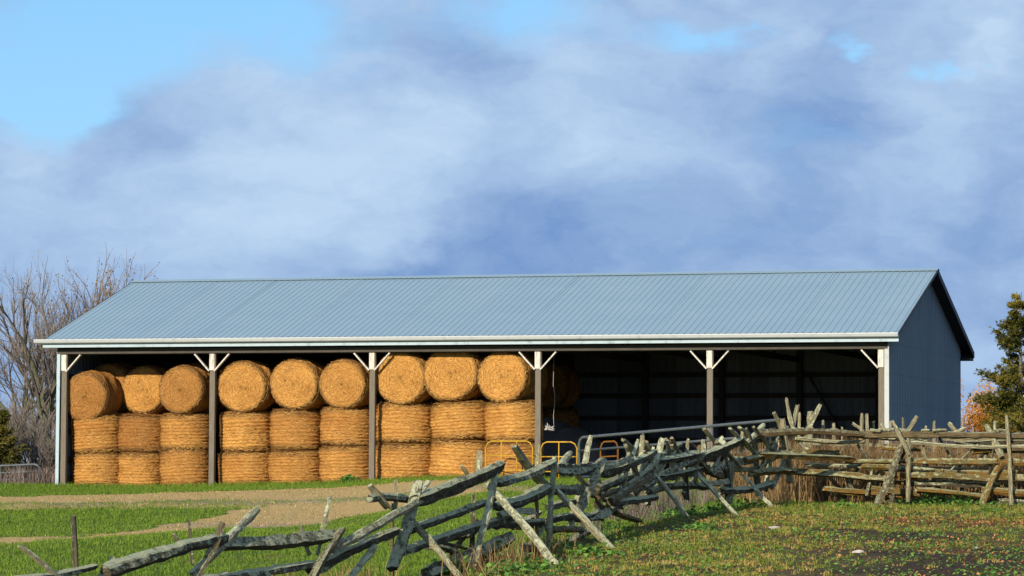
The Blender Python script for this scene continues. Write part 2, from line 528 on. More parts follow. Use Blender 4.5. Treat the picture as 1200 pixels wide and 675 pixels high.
def dirt_f(X, Y):
    wob = 0.35 * sines(X, Y, 11, 0.7) + 0.40 * sines(X, Y, 12, 2.6) + 0.2 * sines(X, Y, 13, 7.0)
    t1 = smooth01(3.6 - np.abs(Y - 70.2 + wob), 0, 1.3) * smooth01(-X, -2.0, 3.0)
    cx = np.array([-30, -8.8, -7.2, -6.5, -5.9, -4.6, -2.8, 0.0]); cy = np.array([51, 52, 54.3, 57.0, 60.5, 62.3, 63.2, 66.0]); cw = np.array([1.0, 1.1, 1.3, 1.8, 3.6, 4.2, 2.4, 1.0])
    c = np.interp(X, cx, cy); hw = np.interp(X, cx, cw)
    t2 = smooth01(hw + 0.5 - np.abs(Y - c + wob), 0, 1.0) * smooth01(-X, -1.5, 1.5)
    t3 = 0.62 * smooth01(2.2 - np.abs(Y - 66.0 + wob), 0, 1.6) * smooth01(-X, -7, 0)
    inb = ((X - BO[0]) * BN[0] + (Y - BO[1]) * BN[1])
    t4 = smooth01(inb, 0.0, 0.5)
    return np.maximum.reduce([t1, t2, t3, t4])


def soil_f(X, Y):
    a = smooth01(47 - Y + 0.8 * (X - 6), 0, 9) * smooth01(X, 1.5, 6.5)
    inb = ((X - BO[0]) * BN[0] + (Y - BO[1]) * BN[1])
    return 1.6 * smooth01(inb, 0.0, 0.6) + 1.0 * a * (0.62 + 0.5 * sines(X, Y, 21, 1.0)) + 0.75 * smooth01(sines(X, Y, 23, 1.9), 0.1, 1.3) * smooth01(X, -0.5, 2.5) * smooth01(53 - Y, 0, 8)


def rust_f(X, Y):
    return 0.75 * np.exp(-((X - 6.7) / 2.2) ** 2 - ((Y - 49.0) / 2.2) ** 2) + 0.55 * smooth01(sines(X, Y, 22, 1.3), 0.0, 1.4) * smooth01(X, -1, 2) * (Y < 57)


gravel = np.exp(-((GX + 4.2) / 2.6) ** 2 - ((GY - 58.6) / 1.2) ** 2) + 0.9 * np.exp(-((GY - 67.0) / 0.8) ** 2)
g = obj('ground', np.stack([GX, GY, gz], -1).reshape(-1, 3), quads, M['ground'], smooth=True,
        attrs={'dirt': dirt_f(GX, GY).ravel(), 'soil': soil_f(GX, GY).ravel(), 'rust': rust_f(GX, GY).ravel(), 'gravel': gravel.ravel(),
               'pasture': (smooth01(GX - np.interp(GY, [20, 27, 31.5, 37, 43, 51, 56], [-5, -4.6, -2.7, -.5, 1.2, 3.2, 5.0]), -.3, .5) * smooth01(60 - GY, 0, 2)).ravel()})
tag(g, kind='structure')

# ------------------------------------------------------------------ barn
barn = empty('pole_barn', (BO[0], BO[1], 0.0), -BA)
tag(barn, 'long open-front pole barn with blue metal roof, white posts braces and hay inside', 'barn')
HE, HR, OF, OB, OL, OR = 3.99, 5.905, 0.30, 0.50, 0.24, 0.33
slope = math.atan2(HR - HE, W / 2 + OF)


def roof_z(v, off=0.0):
    return HR - abs(v - W / 2) * math.tan(slope) + off


def sheet_profile(width, n=5, h=0.015, rw=0.045, minor=True):
    pts = [(0.0, 0.0)]
    pitch = width / n
    for k in range(n):
        c = (k + 0.5) * pitch
        pts += [(c - rw / 2, 0), (c - rw / 4, h), (c + rw / 4, h), (c + rw / 2, 0)]
    pts.append((width, 0.0))
    return pts


# roof: dark deck + purlins with corrugated sheets on it
mb = MB()
tt = 0.05
for s0, s1 in ((-OF + 0.02, W / 2), (W / 2, W + OB - 0.02)):
    za, zb = roof_z(s0, -0.012), roof_z(s1, -0.012)
    vs = [(x, v, z - dz) for x in (-OL + 0.02, L + OR - 0.02) for (v, z) in ((s0, za), (s1, zb)) for dz in (0, tt)]
    mb.add(vs, [(0, 2, 6, 4), (1, 5, 7, 3), (0, 4, 5, 1), (2, 3, 7, 6), (0, 1, 3, 2), (4, 6, 7, 5)])
roof = mb.build('roof', M['navy'], barn)
NS = 26
sw = (L + OL + OR) / NS
prof = sheet_profile(sw)
for side in (0, 1):
    ln = ((W / 2 + OF) if side == 0 else (W / 2 + OB)) / math.cos(slope) - 0.01
    vs = [(x, y, z) for y in (0, ln) for x, z in prof]
    k = len(prof)
    fs = [(i, i + 1, k + i + 1, k + i) for i in range(k - 1)]
    sh0 = None
    for i in range(NS):
        if sh0 is None:
            sh0 = obj('roof_sheet', vs, fs, M['roof'], roof)
            o = sh0
        else:
            o = link('roof_sheet', sh0.data, roof)
        dz = random.uniform(0, 0.004) + 0.002
        if side == 0:
            o.location = (-OL + i * sw, -OF, roof_z(-OF) + dz)
            o.rotation_euler = (slope + random.uniform(-.0004, .0004), random.uniform(-.004, .004), 0)
        else:
            o.location = (-OL + (i + 1) * sw, W + OB, roof_z(W + OB) + dz)
            o.rotation_euler = (slope, 0, math.pi)
mb = MB()
for sgn in (-1, 1):
    mb.bar((-OL - .01, W / 2 + sgn * 0.09, HR + 0.018 - 0.09 * math.tan(slope) + 0.018), (L + OR + .01, W / 2 + sgn * 0.09, HR + 0.018 - 0.09 * math.tan(slope) + 0.018), 0.20, 0.012,
           up=(0, sgn * math.sin(slope), math.cos(slope)))
mb.build('ridge_cap', M['roof'], roof)
# rake boards on the gable ends
for nm, x in (('r', L + OR), ('l', -OL)):
    for s0, s1 in ((-OF, W / 2), (W / 2, W + OB)):
        mb = MB()
        za, zb = roof_z(s0), roof_z(s1)
        x0, x1 = (x - 0.018, x + 0.012)
        hgt = 0.055 if s0 < 0 else 0.16
        mb.add([(xx, v, z - dz) for xx in (x0, x1) for (v, z) in ((s0, za), (s1, zb)) for dz in (-0.004, hgt)],
               [(0, 2, 3, 1), (4, 5, 7, 6), (0, 4, 6, 2), (1, 3, 7, 5), (0, 1, 5, 4), (2, 6, 7, 3)])
        mb.build('rake_board', M['navy'], roof)
MB().box(L - 0.3, L + OR - 0.02, W + OB - 0.62, W + OB - 0.03, roof_z(W + OB) - 0.22, roof_z(W + OB) - 0.18).build('eave_return', M['navy'], roof)
MB().box(-OL + 0.03, L + OR - 0.02, W + OB - 0.028, W + OB + 0.01, roof_z(W + OB) - 0.24, roof_z(W + OB) - 0.02).build('fascia', M['navy'], roof)
# gutter and fascia along the front
mb = MB()
gp = [(-OF - 0.005, 3.985), (-OF - 0.13, 3.985), (-OF - 0.135, 3.965), (-OF - 0.12, 3.895), (-OF - 0.09, 3.872), (-OF - 0.005, 3.868)]
x0, x1 = -OL - 0.28, L + OR
vs = [(x, v, z) for x in (x0, x1) for v, z in gp]
n = len(gp)
mb.add(vs, [(i, i + 1, n + i + 1, n + i) for i in range(n - 1)] + [tuple(range(n)), tuple(reversed(range(n, 2 * n)))])
mb.build('gutter', M['white'], barn)
MB().box(-OL - 0.06, L + OR - 0.005, -OF, -OF + 0.035, 3.765, 3.95).build('fascia', M['bluewhite'], barn)
MB().box(-OL, L + OR - 0.02, -OF + 0.04, -0.035, 3.77, 3.79).build('soffit', M['timber'], barn)
for k in range(12):
    x = -OL - 0.05 + k * 2.05 + 0.3
    MB().box(x, x + 0.025, -OF - 0.14, -OF - 0.004, 3.987, 3.997).build('gutter_strap', M['white'], barn)
MB().box(0.0, L, -0.03, 0.02, 3.60, 3.74).build('header_beam', M['timber'], barn)
MB().box(0.0, L, 0.14, 0.18, 3.58, 3.76).build('header_beam', M['timber'], barn)

# front posts with their knee braces
bay = L / 5
for k in range(6):
    x = min(max(k * bay, 0.16), L - 0.17)
    if k == 0: x = 0.19
    pw = 0.075
    p = MB().box(x - pw, x + pw, 0.025, 0.135, -0.4, 3.14).build('post', M['post'], barn)
    b2 = MB().box(x - pw - 0.012, x + pw - 0.02, 0.018, 0.09, 3.145, 3.60)
    b2.build('post_plate', M['whitewood'], p)
    MB().box(x + pw - 0.018, x + pw + 0.012, 0.03, 0.13, 3.145, 3.60).build('post_plate', M['post'], p)
    for s in ((-1, 1) if 0 < k < 5 else ((1,) if k == 0 else (-1,))):
        MB().bar((x + s * 0.075, 0.0, 3.12), (x + s * 0.50, 0.0, 3.575), 0.035, 0.085, up=(0, 1, 0)).build('knee_brace', M['whitewood'], p)
MB().box(-0.012, 0.085, -0.022, 0.010, -0.1, 3.72).build('corner_trim', M['bluewhite'], barn)
MB().box(L - 0.085, L + 0.030, -0.024, 0.012, 0.05, 3.72).build('corner_trim', M['white'], barn)

# gable walls: sheets cut to the slope
def gable(x, out):
    back = MB().box(x - (0.10 if out > 0 else -0.06), x - (0.06 if out > 0 else -0.10), 0.2, W - 0.1, 0.1, 0.3).build('gable_wall', M['timber'], barn)
    ns = 12
    sw2 = W / ns
    pr = sheet_profile(sw2, 4, 0.032, 0.055)
    for i in range(ns):
        vs, k = [], len(pr)
        for top in (0, 1):
            for a, h in pr:
                v = i * sw2 + a
                z = -0.15 if not top else roof_z(v, -0.075)
                vs.append((x + out * h, v, z))
        fs = [(j, j + 1, k + j + 1, k + j) if out > 0 else (j, k + j, k + j + 1, j + 1) for j in range(k - 1)]
        obj('wall_sheet', vs, fs, M['wall'], back)
    for z in (0.75, 1.5, 2.25, 3.0, 3.75):
        mb = MB()
        v = 0.06
        while v < W - 0.05:
            mb.box(*sorted((x + out * 0.002, x + out * 0.010)), v, v + 0.085, z - 0.011, z + 0.011)
            v += 0.16
        if out > 0: mb.build('screw_row', M['navy'], back)['kind'] = 'stuff'
        mb2 = MB().box(*((x - 0.055, x - 0.012) if out > 0 else (x + 0.012, x + 0.055)), 0.14, W - 0.05, z - 0.07, z + 0.07)
        mb2.build('girt', M['timber'], back)
    return back


gable(L, 1)
gable(0.0, -1)
MB().box(L + 0.002, L + 0.028, W - 0.09, W + 0.025, -0.1, roof_z(W) - 0.12).build('corner_trim', M['wall'], barn)
# back wall
bwall = MB().box(0.15, L - 0.15, W - 0.20, W - 0.16, 0.1, 0.35).build('back_wall', M['timber'], barn)
nsb = 25
swb = L / nsb
pr = sheet_profile(swb, 4, 0.02, 0.06)
vs = [(a, -h, z) for z in (-0.2, roof_z(W, -0.09)) for a, h in pr]
k = len(pr)
fs = [(j, j + 1, k + j + 1, k + j) for j in range(k - 1)]
first = None
for i in range(nsb):
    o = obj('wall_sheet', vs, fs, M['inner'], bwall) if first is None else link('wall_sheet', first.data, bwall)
    first = first or o
    o.location = (i * swb, W, random.uniform(0, .004))
for z in (0.75, 1.4, 2.05, 2.7, 3.3):
    MB().box(0.15, L - 0.15, W - 0.075, W - 0.03, z - 0.07, z + 0.07).build('girt', M['timber'], bwall)
for k in range(11):
    x = min(max(k * bay / 2, 0.1), L - 0.1)
    MB().box(x - 0.075, x + 0.075, W - 0.24, W - 0.085, -0.3, roof_z(W) - 0.15).build('post', M['timber'], barn)
MB().bar((L - 4.3, W - 0.26, 3.3), (L - 2.6, W - 0.26, 0.4), 0.04, 0.16, up=(0, 1, 0)).build('wind_brace', M['timber'], bwall)
# trusses
for k in range(11):
    x = min(max(k * bay / 2, 0.2), L - 0.2)
    tb = MB()
    tb.bar((x, 0.18, 3.72), (x, W - 0.1, 3.72), 0.05, 0.16)
    tb.bar((x, -0.1, roof_z(-0.1, -0.17)), (x, W / 2, roof_z(W / 2, -0.17)), 0.05, 0.14)
    tb.bar((x, W / 2, roof_z(W / 2, -0.17)), (x, W + 0.1, roof_z(W + 0.1, -0.17)), 0.05, 0.14)
    for a, b in ((W * .25, W * .33), (W * .5, W * .33), (W * .5, W * .67), (W * .75, W * .67)):
        tb.bar((x + .03, a, roof_z(a, -0.2)), (x + .03, b, 3.72), 0.04, 0.09)
    tb.build('truss', M['timber'], barn)


# ------------------------------------------------------------------ hay bales
def bale_meshes(seed):
    r = np.random.default_rng(seed)
    nt = 72
    th = np.arange(nt) / nt * 2 * math.pi
    Rr, H = 0.70, 1.0

    def lump(th, z, s):
        q = np.random.default_rng(seed * 10 + s)
        o = 0
        for i in range(6):
            o = o + np.sin(th * q.integers(1, 6) + z * q.uniform(1, 6) + q.uniform(0, 6.28)) * q.uniform(.3, 1)
        return o / 3
    rings = []
    # bottom face (centre out), barrel, top face (out to centre)
    nf, nb = 44, 66
    wraps = 10 + seed % 2

    def face(rho, sgn):
        ph = rho * 15 / Rr * 1.0 + sgn * th / (2 * math.pi)
        rid = 0.034 * np.abs(np.sin(math.pi * ph)) ** 0.6
        dome = 0.035 * (1 - (rho / Rr) ** 2)
        edge = 0.085 * np.clip((rho / Rr - 0.86) / 0.14, 0, 1) ** 2
        return H / 2 + dome - edge + rid - 0.028 + 0.012 * lump(th, rho * 6, 1 if sgn > 0 else 2) + 0.006 * r.normal(size=nt)
    for i in range(nf):
        rho = Rr * 0.955 * (i + 0.3) / nf
        rad = rho * (1 + 0.012 * lump(th, rho * 3, 3))
        rings.append(np.stack([rad * np.cos(th), rad * np.sin(th), -face(rho, -1)], -1))
    for i in range(nb):
        s = i / (nb - 1)
        z = (s - 0.5) * (H - 0.05)
        ph = s * wraps + 0.14 * lump(th, s * 2.0, 4)
        rid = 0.050 * np.abs(np.sin(math.pi * ph)) ** 0.4
        e = np.clip((abs(s - 0.5) - 0.40) / 0.10, 0, 1) ** 2 * 0.11
        rad = Rr - 0.045 + rid - e + 0.022 * lump(th, z * 3, 5) + 0.008 * r.normal(size=nt)
        rings.append(np.stack([rad * np.cos(th), rad * np.sin(th), np.full(nt, z) + 0.008 * lump(th, s * 3, 6)], -1))
    for i in reversed(range(nf)):
        rho = Rr * 0.955 * (i + 0.3) / nf
        rad = rho * (1 + 0.012 * lump(th, rho * 3, 3))
        rings.append(np.stack([rad * np.cos(th), rad * np.sin(th), face(rho, 1)], -1))
    V = np.concatenate(rings)
    n = len(rings)
    a = np.arange(n - 1)[:, None] * nt + np.arange(nt)[None]
    b = np.arange(n - 1)[:, None] * nt + (np.arange(nt)[None] + 1) % nt
    Fq = np.stack([a, b, b + nt, a + nt], -1).reshape(-1, 4)
    # loose straws
    ns = 9000
    nbar = 5200
    P = np.zeros((ns, 3)); T = np.zeros((ns, 3)); N = np.zeros((ns, 3))
    tb = r.uniform(0, 2 * math.pi, nbar); zb = r.uniform(-0.47, 0.47, nbar)
    N[:nbar] = np.stack([np.cos(tb), np.sin(tb), 0 * tb], -1)
    P[:nbar] = N[:nbar] * (Rr - 0.008); P[:nbar, 2] = zb
    T[:nbar] = np.stack([-np.sin(tb), np.cos(tb), 0 * tb], -1)
    nfc = ns - nbar
    tf = r.uniform(0, 2 * math.pi, nfc); rf = Rr * 0.95 * np.sqrt(r.uniform(0, 1, nfc))
    sg = np.where(r.uniform(size=nfc) < .5, -1, 1)
    P[nbar:] = np.stack([rf * np.cos(tf), rf * np.sin(tf), sg * (H / 2 + 0.035 * (1 - (rf / Rr) ** 2) - 0.085 * np.clip((rf / Rr - .86) / .14, 0, 1) ** 2)], -1)
    N[nbar:, 2] = sg
    T[nbar:] = np.stack([-np.sin(tf), np.cos(tf), 0 * tf], -1)
    B = np.cross(N, T)
    dirv = T + B * r.normal(0, 0.38, (ns, 1)) + N * np.abs(r.normal(0, 0.34, (ns, 1)))
    dirv /= np.linalg.norm(dirv, axis=1, keepdims=True)
    ln = r.uniform(0.03, 0.11, (ns, 1)); wd = r.uniform(0.003, 0.006, (ns, 1))
    side = np.cross(dirv, N); side /= np.linalg.norm(side, axis=1, keepdims=True)
    p0, p1 = P - dirv * ln * .3, P + dirv * ln * .7
    SV = np.stack([p0 - side * wd / 2, p0 + side * wd / 2, p1 + side * wd / 2, p1 - side * wd / 2], 1).reshape(-1, 3)
    SF = np.arange(ns * 4).reshape(-1, 4)
    tint = np.repeat(r.uniform(0, 1, ns), 4)
    return V, Fq, SV, SF, tint


BALES = []
for s in range(4):
    V, Fq, SV, SF, tint = bale_meshes(s + 1)
    BALES.append((V, Fq, SV, SF, tint))
_bale_data = {}


def bale(u, v, z, Rr, H, standing, variant, spin, label, tilt=(0, 0), yaw=0.0, group=None):
    """z: lowest point of the bale"""
    if variant not in _bale_data:
        V, Fq, SV, SF, tint = BALES[variant]
        o = obj('hay_bale', V, Fq, M['hay'], smooth=True)
        s = obj('loose_straw', SV, SF, M['straw'], o, attrs={'tint': tint})
        _bale_data[variant] = (o.data, s.data)
    else:
        o = link('hay_bale', _bale_data[variant][0])
        s = link('loose_straw', _bale_data[variant][1], o)
    s['kind'] = 'stuff'
    base = Matrix.Translation(bw(u, v, z + (H / 2 if standing else Rr))) @ Matrix.Rotation(-BA + yaw, 4, 'Z') @ Euler((tilt[0], tilt[1], 0)).to_matrix().to_4x4()
    rot = Matrix.Rotation(spin, 4, 'Z') if standing else Matrix.Rotation(math.pi / 2, 4, 'X') @ Matrix.Rotation(spin, 4, 'Z')
    sq = random.uniform(-.02, .055)
    o.matrix_world = base @ Matrix.Diagonal((1 + sq, 1, 1 - sq, 1)) @ rot @ Matrix.Diagonal((Rr / 0.70, Rr / 0.70, H / 1.0, 1))
    o['age'] = random.uniform(0.0, 0.32) + (0.42 if u < bay else (0.12 if u < 2 * bay else 0.0)) * random.uniform(.3, 1.2)
    s['age'] = o['age']
    tag(o, label, 'hay bale', group)
    return o


ordn = ['left', 'middle', 'right']
bayn = ['first bay from the left', 'second bay from the left', 'third bay from the left']
cols = [[115, 168, 218.5], [289, 348.5, 407.5], [475, 540, 603]]
radii = [[0.71, 0.66, 0.70], [0.725, 0.72, 0.72], [0.78, 0.78, 0.76]]
tops = [[(105, 0.69), None, (217, 0.67)], [(288, 0.72), (349, 0.715), (406, 0.68)], [(474, 0.74), (531.5, 0.775), (594, 0.71)]]
HB = 0.99
c = 0
for b in range(3):
    for j in range(3):
        rr = radii[b][j]
        sb = 0.30 if (b, j) == (0, 1) else 0.0
        vc = 0.27 + rr + sb
        u = upix(cols[b][j], vc)
        fl = float(floor_rise(u))
        hs = HB * (1.03 if b == 2 else 1.0)
        h1 = hs * random.uniform(.93, 1.06)
        for tier in range(2):
            c += 1
            hh = h1 if tier == 0 else 2 * hs - h1
            lab = 'upright round bale, %s tier, %s column of the %s' % (('bottom', 'middle')[tier], ordn[j], bayn[b])
            du = random.uniform(-.02, .02) + (0.07 if (b, j, tier) == (0, 0, 0) else 0)
            bale(u + du, vc + random.uniform(-.03, .03), fl - 0.02 + tier * h1, rr * random.uniform(.955, 1.0), hh + 0.015, True, c % 4,
                 random.uniform(0, 6.28), lab, (random.uniform(-.03, .03), random.uniform(-.055, .055) - (0.05 if (b, j) == (0, 0) else 0)), group='upright bales in the lower tiers')
        tp = tops[b][j]
        if tp:
            uu = upix(tp[0], 0.6)
            c += 1
            lab = 'top round bale lying end-on, %s one in the %s' % (ordn[j], bayn[b])
            zt = fl - 0.02 + 2 * hs - 0.03
            tl, yw = (random.uniform(-.03, .03), random.uniform(-.02, .02)), random.uniform(-.04, .04)
            if (b, j) == (0, 0):
                lab = 'slumped round bale on its side on top, next to the left corner post'
                zt -= 0.16; tl = (0.07, -0.04); yw = 0.02
            bale(uu, 0.27 + 0.55 + (0.06 if j == 1 else 0), zt, tp[1], 1.12, False, c % 4, random.uniform(0, 6.28), lab, tl, yw, group='bales lying on the top tier')
# second row, seen over and between the front ones
z2 = 2 * HB - 0.05
bale(upix(137, 2.0), 2.0, z2 + .04, 0.72, 1.12, False, 1, 1.0, 'top bale behind the slumped bale, its barrel showing to the right of it', yaw=-0.05, group='bales lying on the top tier')
bale(upix(176, 1.75), 1.85, z2 + 0.0, 0.70, 1.12, False, 2, 2.0, 'recessed top bale half in shade, between the two front bales of the first bay', group='bales lying on the top tier')
bale(upix(236, 2.2), 2.2, z2 + 0.10, 0.70, 1.12, False, 3, 3.0, 'top bale set back behind the second post from the left', group='bales lying on the top tier')
bale(upix(606, 2.1), 2.1, 2.25, 0.72, 1.12, False, 0, 4.0, 'top bale of the second row, behind the fourth post from the left', group='bales lying on the top tier')
# shaded stack beyond the fourth post
for tier in range(2):
    bale(upix(650, 8.8), 8.8, 0.26 + tier * HB, 0.72, HB + .015, True, tier, 1.3 + tier, 'shaded upright bale just right of the fourth post, %s of its stack' % ('bottom', 'middle')[tier], group='shaded bales right of the fourth post')
bale(upix(648, 8.6), 8.6, 0.24 + 2 * HB, 0.70, 1.12, False, 2, 0.4, 'shaded bale on its side topping the stack right of the fourth post', group='shaded bales right of the fourth post')

# grey tarp over a low heap in the shade
nu, nv = 40, 22
uu, vv = np.meshgrid(np.linspace(0, 1, nu), np.linspace(0, 1, nv))
prof_t = np.interp(uu, [0, .06, .25, .6, .85, 1], [1.3, 1.72, 1.68, 1.42, 1.05, 0.05])
cross = np.sin(np.pi * np.clip(vv, 0.0, 1.0)) ** 0.35
zz = prof_t * cross + 0.03 * sines(uu * 9, vv * 9, 5, 2.0) * cross + 0.27
uw, vw = upix(628, 7.2) + uu * 2.3, 6.4 + vv * 1.5
TV = np.stack([BO[0] + uw * BE[0] + vw * BN[0], BO[1] + uw * BE[1] + vw * BN[1], zz], -1).reshape(-1, 3)
I = np.arange(nu * nv).reshape(nv, nu)
TQ = np.stack([I[:-1, :-1].ravel(), I[:-1, 1:].ravel(), I[1:, 1:].ravel(), I[1:, :-1].ravel()], -1)
o = obj('tarp', TV, TQ, M['tarp'], smooth=True)
o.modifiers.new('thickness', 'SOLIDIFY').thickness = 0.012
tag(o, 'dull grey tarp draped over a low heap inside the barn beside the bales', 'tarp')
# white net-wrap scrap hanging on a string
tw = empty('twine_bundle', bw(upix(648, 1.2), 1.2, 1.6))
tag(tw, 'white crumpled net wrap hanging on a string right of the fourth post', 'twine')
pts = [bw(upix(650 + dx, 1.2), 1.2, z) - tw.location for dx, z in ((0, 3.68), (-.6, 3.1), (-1, 2.75), (1.2, 2.5), (0.5, 2.2), (-.5, 1.95), (0, 1.72))]
MB().tube(pts, 0.006, 5).build('string', M['twine'], tw)
mb = MB()
for k in range(15):
    q = [bw(upix(645, 1.2), 1.2, 1.63) - tw.location + Vector((random.gauss(0, .08), random.gauss(0, .05), random.gauss(0, .05) - .3 * 0)) for _ in range(3)]
    mb.tube(q, 0.011, 4)
mb.build('net_wrap', M['twine'], tw)


# ------------------------------------------------------------------ metal gates
def gate_obj(name, label, p0, p1, ztop0, ztop1, h, bars, uprights, m, r=0.022, curved=True, zoff=0.0):
    """tube gate between two plan points; heights may differ (a leaning, tilted gate)"""
    root = empty(name, (p0[0], p0[1], ztop0 - h))
    tag(root, label, 'gate')
    o0 = Vector((p0[0], p0[1], ztop0 - h))

    def P(s, f): # s along, f 0 bottom..1 top
        a = Vector((p0[0] + (p1[0] - p0[0]) * s, p0[1] + (p1[1] - p0[1]) * s, ztop0 + (ztop1 - ztop0) * s - h * (1 - f)))
        return a - o0
    ln = math.hypot(p1[0] - p0[0], p1[1] - p0[1])
    cr = min(0.16 / ln, 0.2)
    fr = [P(1, 0), P(cr, 0), P(cr * .35, .04), P(0, .14), P(0, .86), P(cr * .35, .96), P(cr, 1), P(1 - cr, 1), P(1 - cr * .35, .96), P(1, .86), P(1, .0)]
    MB().tube(fr, r, 8).build('frame', m, root, True)
    for i in range(1, bars):
        MB().tube([P(0, i / bars), P(1, i / bars)], r * 0.85, 8).build('bar', m, root, True)
    for i in range(1, uprights):
        MB().tube([P(i / uprights, 0.0), P(i / uprights, 1.0)], r * 0.8, 6).build('upright', m, root, True)
    return root


q0, q1 = pix(569.5, 517, 77.6), pix(624, 517, 77.0)
gate_obj('yellow_gate', 'yellow tube gate in front of the bales, left of the fourth post', q0, q1, q0.z, q1.z, 1.12, 3, 3, M['yellow'], 0.019)
q0, q1 = pix(634, 518, 76.6), pix(676, 518, 76.2)
gate_obj('yellow_gate', 'yellow tube gate panel just right of the fourth post', q0, q1, q0.z, q1.z, 1.12, 3, 2, M['yellow'], 0.019)
q0, q1 = pix(704, 518, 76.0), pix(724, 517, 75.8)
gate_obj('yellow_gate', 'short gate end coloured dark orange for shade, seen through the long grey gate', q0, q1, q0.z, q1.z, 1.12, 3, 1, M['rust'], 0.024)
q0, q1 = pix(678.5, 513, 70.0), pix(921, 491.5, 63.0)
gate_obj('tube_gate', 'long grey galvanized tube gate tilted up to the right before the dark bays', q0, q1, q0.z, q1.z, 1.22, 4, 3, M['galv'], 0.034)
q0, q1 = pix(-45, 548, 88), pix(46, 544, 87)
gate_obj('tube_gate', 'grey tube gate beside the left corner of the barn', q0, q1, q0.z, q1.z, 0.62, 3, 4, M['galv'], 0.034)

# ------------------------------------------------------------------ cedar rail fences
def wood_piece(name, p0, p1, w0, w1, m, parent, flat=1.0, bend=0.03, seed=0):
    r = np.random.default_rng(seed)
    p0, p1 = Vector(p0), Vector(p1)
    ax = p1 - p0
    ln = ax.length
    n, seg = 7, max(4, min(16, int(ln / 0.14)))
    ang = np.sort((np.arange(n) + r.uniform(-.33, .33, n)) / n * 2 * math.pi)
    rad = r.uniform(0.60, 1.22, n)
    V = []
    b1, b2 = r.normal(0, bend), r.normal(0, bend)
    for i in range(seg + 1):
        s = i / seg
        ww = (w0 + (w1 - w0) * s) / 2 * (1 + r.normal(0, 0.06))
        if i in (0, seg): ww *= 0.86
        cy, cz = b1 * math.sin(math.pi * s) * ln + r.normal(0, 0.05) * ww, b2 * math.sin(math.pi * s) * ln + r.normal(0, 0.05) * ww
        jit = rad * (1 + r.normal(0, 0.045, n))
        rad = np.clip(rad + r.normal(0, 0.04, n), .55, 1.25)
        x = np.full(n, s * ln) + (r.normal(0, 0.35 * ww, n) if i in (0, seg) else 0)
        V.append(np.stack([x, cy + ww * jit * np.cos(ang), cz + ww * flat * jit * np.sin(ang)], -1))
    V = np.concatenate(V)
    fs = [(i * n + k, i * n + (k + 1) % n, (i + 1) * n + (k + 1) % n, (i + 1) * n + k) for i in range(seg) for k in range(n)]
    fs += [tuple(reversed(range(n))), tuple(range(seg * n, seg * n + n))]
    o = obj(name, V, fs, m, parent)
    q = ax.to_track_quat('X', 'Z')
    o.matrix_local = Matrix.Translation(p0 - parent.location) @ q.to_matrix().to_4x4()
    return o


PX = [-40, 0, 150, 300, 430, 550, 640, 700, 770, 820, 870, 920, 1300]
PY = [26.5, 27, 29, 31.5, 34, 37, 39.5, 43, 48, 51, 53.5, 56, 56.3]
def fy(px): return float(np.interp(px, PX, PY))


fA = empty('rail_fence', tuple(gpix(640, 655)))
tag(fA, 'tumbledown split cedar rail fence running from the foreground up to the bend', 'fence')
fB = empty('rail_fence', tuple(gpix(1064, 585)))
tag(fB, 'straighter mossy cedar rail fence on the right below the blue gable', 'fence')
fC = empty('rail_fence', tuple(pix(980, 540, 60.5)))
tag(fC, 'second row of pale fence stakes just behind the mossy rails', 'fence')
# (x0,y0,x1,y1,width px, material, depth offset)
RAILS_A = [
    (-30, 680, 112, 664, 12, 'rail', 0), (124, 670, 264, 629, 18, 'rail', -.15), (-30, 700, 150, 690, 15, 'rail', .1), (255, 638, 394, 626, 15, 'rail', .05),
    (236, 680, 368, 661, 13, 'rail', 0), (362, 668, 464, 622, 14, 'rail', .05), (390, 645, 508, 577, 15, 'stake', -.1), (432, 585, 478, 586, 12, 'rail', .25),
    (484, 588, 586, 546, 16, 'rail', -.05), (476, 622, 577, 586, 14, 'rail', .1), (463, 649, 602, 606, 14, 'rail', .05), (498, 672, 598, 628, 19, 'rail', 0),
    (582, 567, 648, 542, 13, 'rail', -.05), (579, 594, 642, 571, 15, 'rail', .1), (636, 574, 689, 571, 13, 'rail', .15), (576, 614, 636, 611, 10, 'rail', .1),
    (640, 611, 673, 606, 12, 'rail', .2), (684, 606, 713, 599, 10, 'rail', .1), (651, 550, 690, 547, 12, 'rail', .1), (586, 604, 626, 600, 10, 'stake', -.25),
    (704, 554, 766, 529, 12, 'rail', -.05), (706, 549, 738, 536, 7, 'stake', -.2), (699, 574, 764, 552, 11, 'rail', .05), (702, 582, 750, 566, 7, 'brown', .15), (684, 548, 712, 545, 10, 'rail', .1), (770, 540, 817, 531, 11, 'rail', -.05),
    (760, 560, 822, 548, 11, 'rail', .15), (822, 535, 867, 516, 13, 'rail', -.1), (830, 553, 884, 539, 12, 'rail', .1), (827, 566, 853, 563, 8, 'stake', -.1),
    (760, 578, 830, 570, 9, 'rail', .1), (845, 575, 905, 566, 9, 'rail', .1), (862, 520, 915, 512, 9, 'rail', .1), (872, 540, 925, 532, 11, 'moss', -.1),
    (880, 556, 932, 553, 11, 'moss', .05), (716, 590, 770, 584, 10, 'rail', .15), (612, 640, 690, 622, 11, 'rail', .15), (505, 640, 560, 655, 9, 'rail', .3),
]
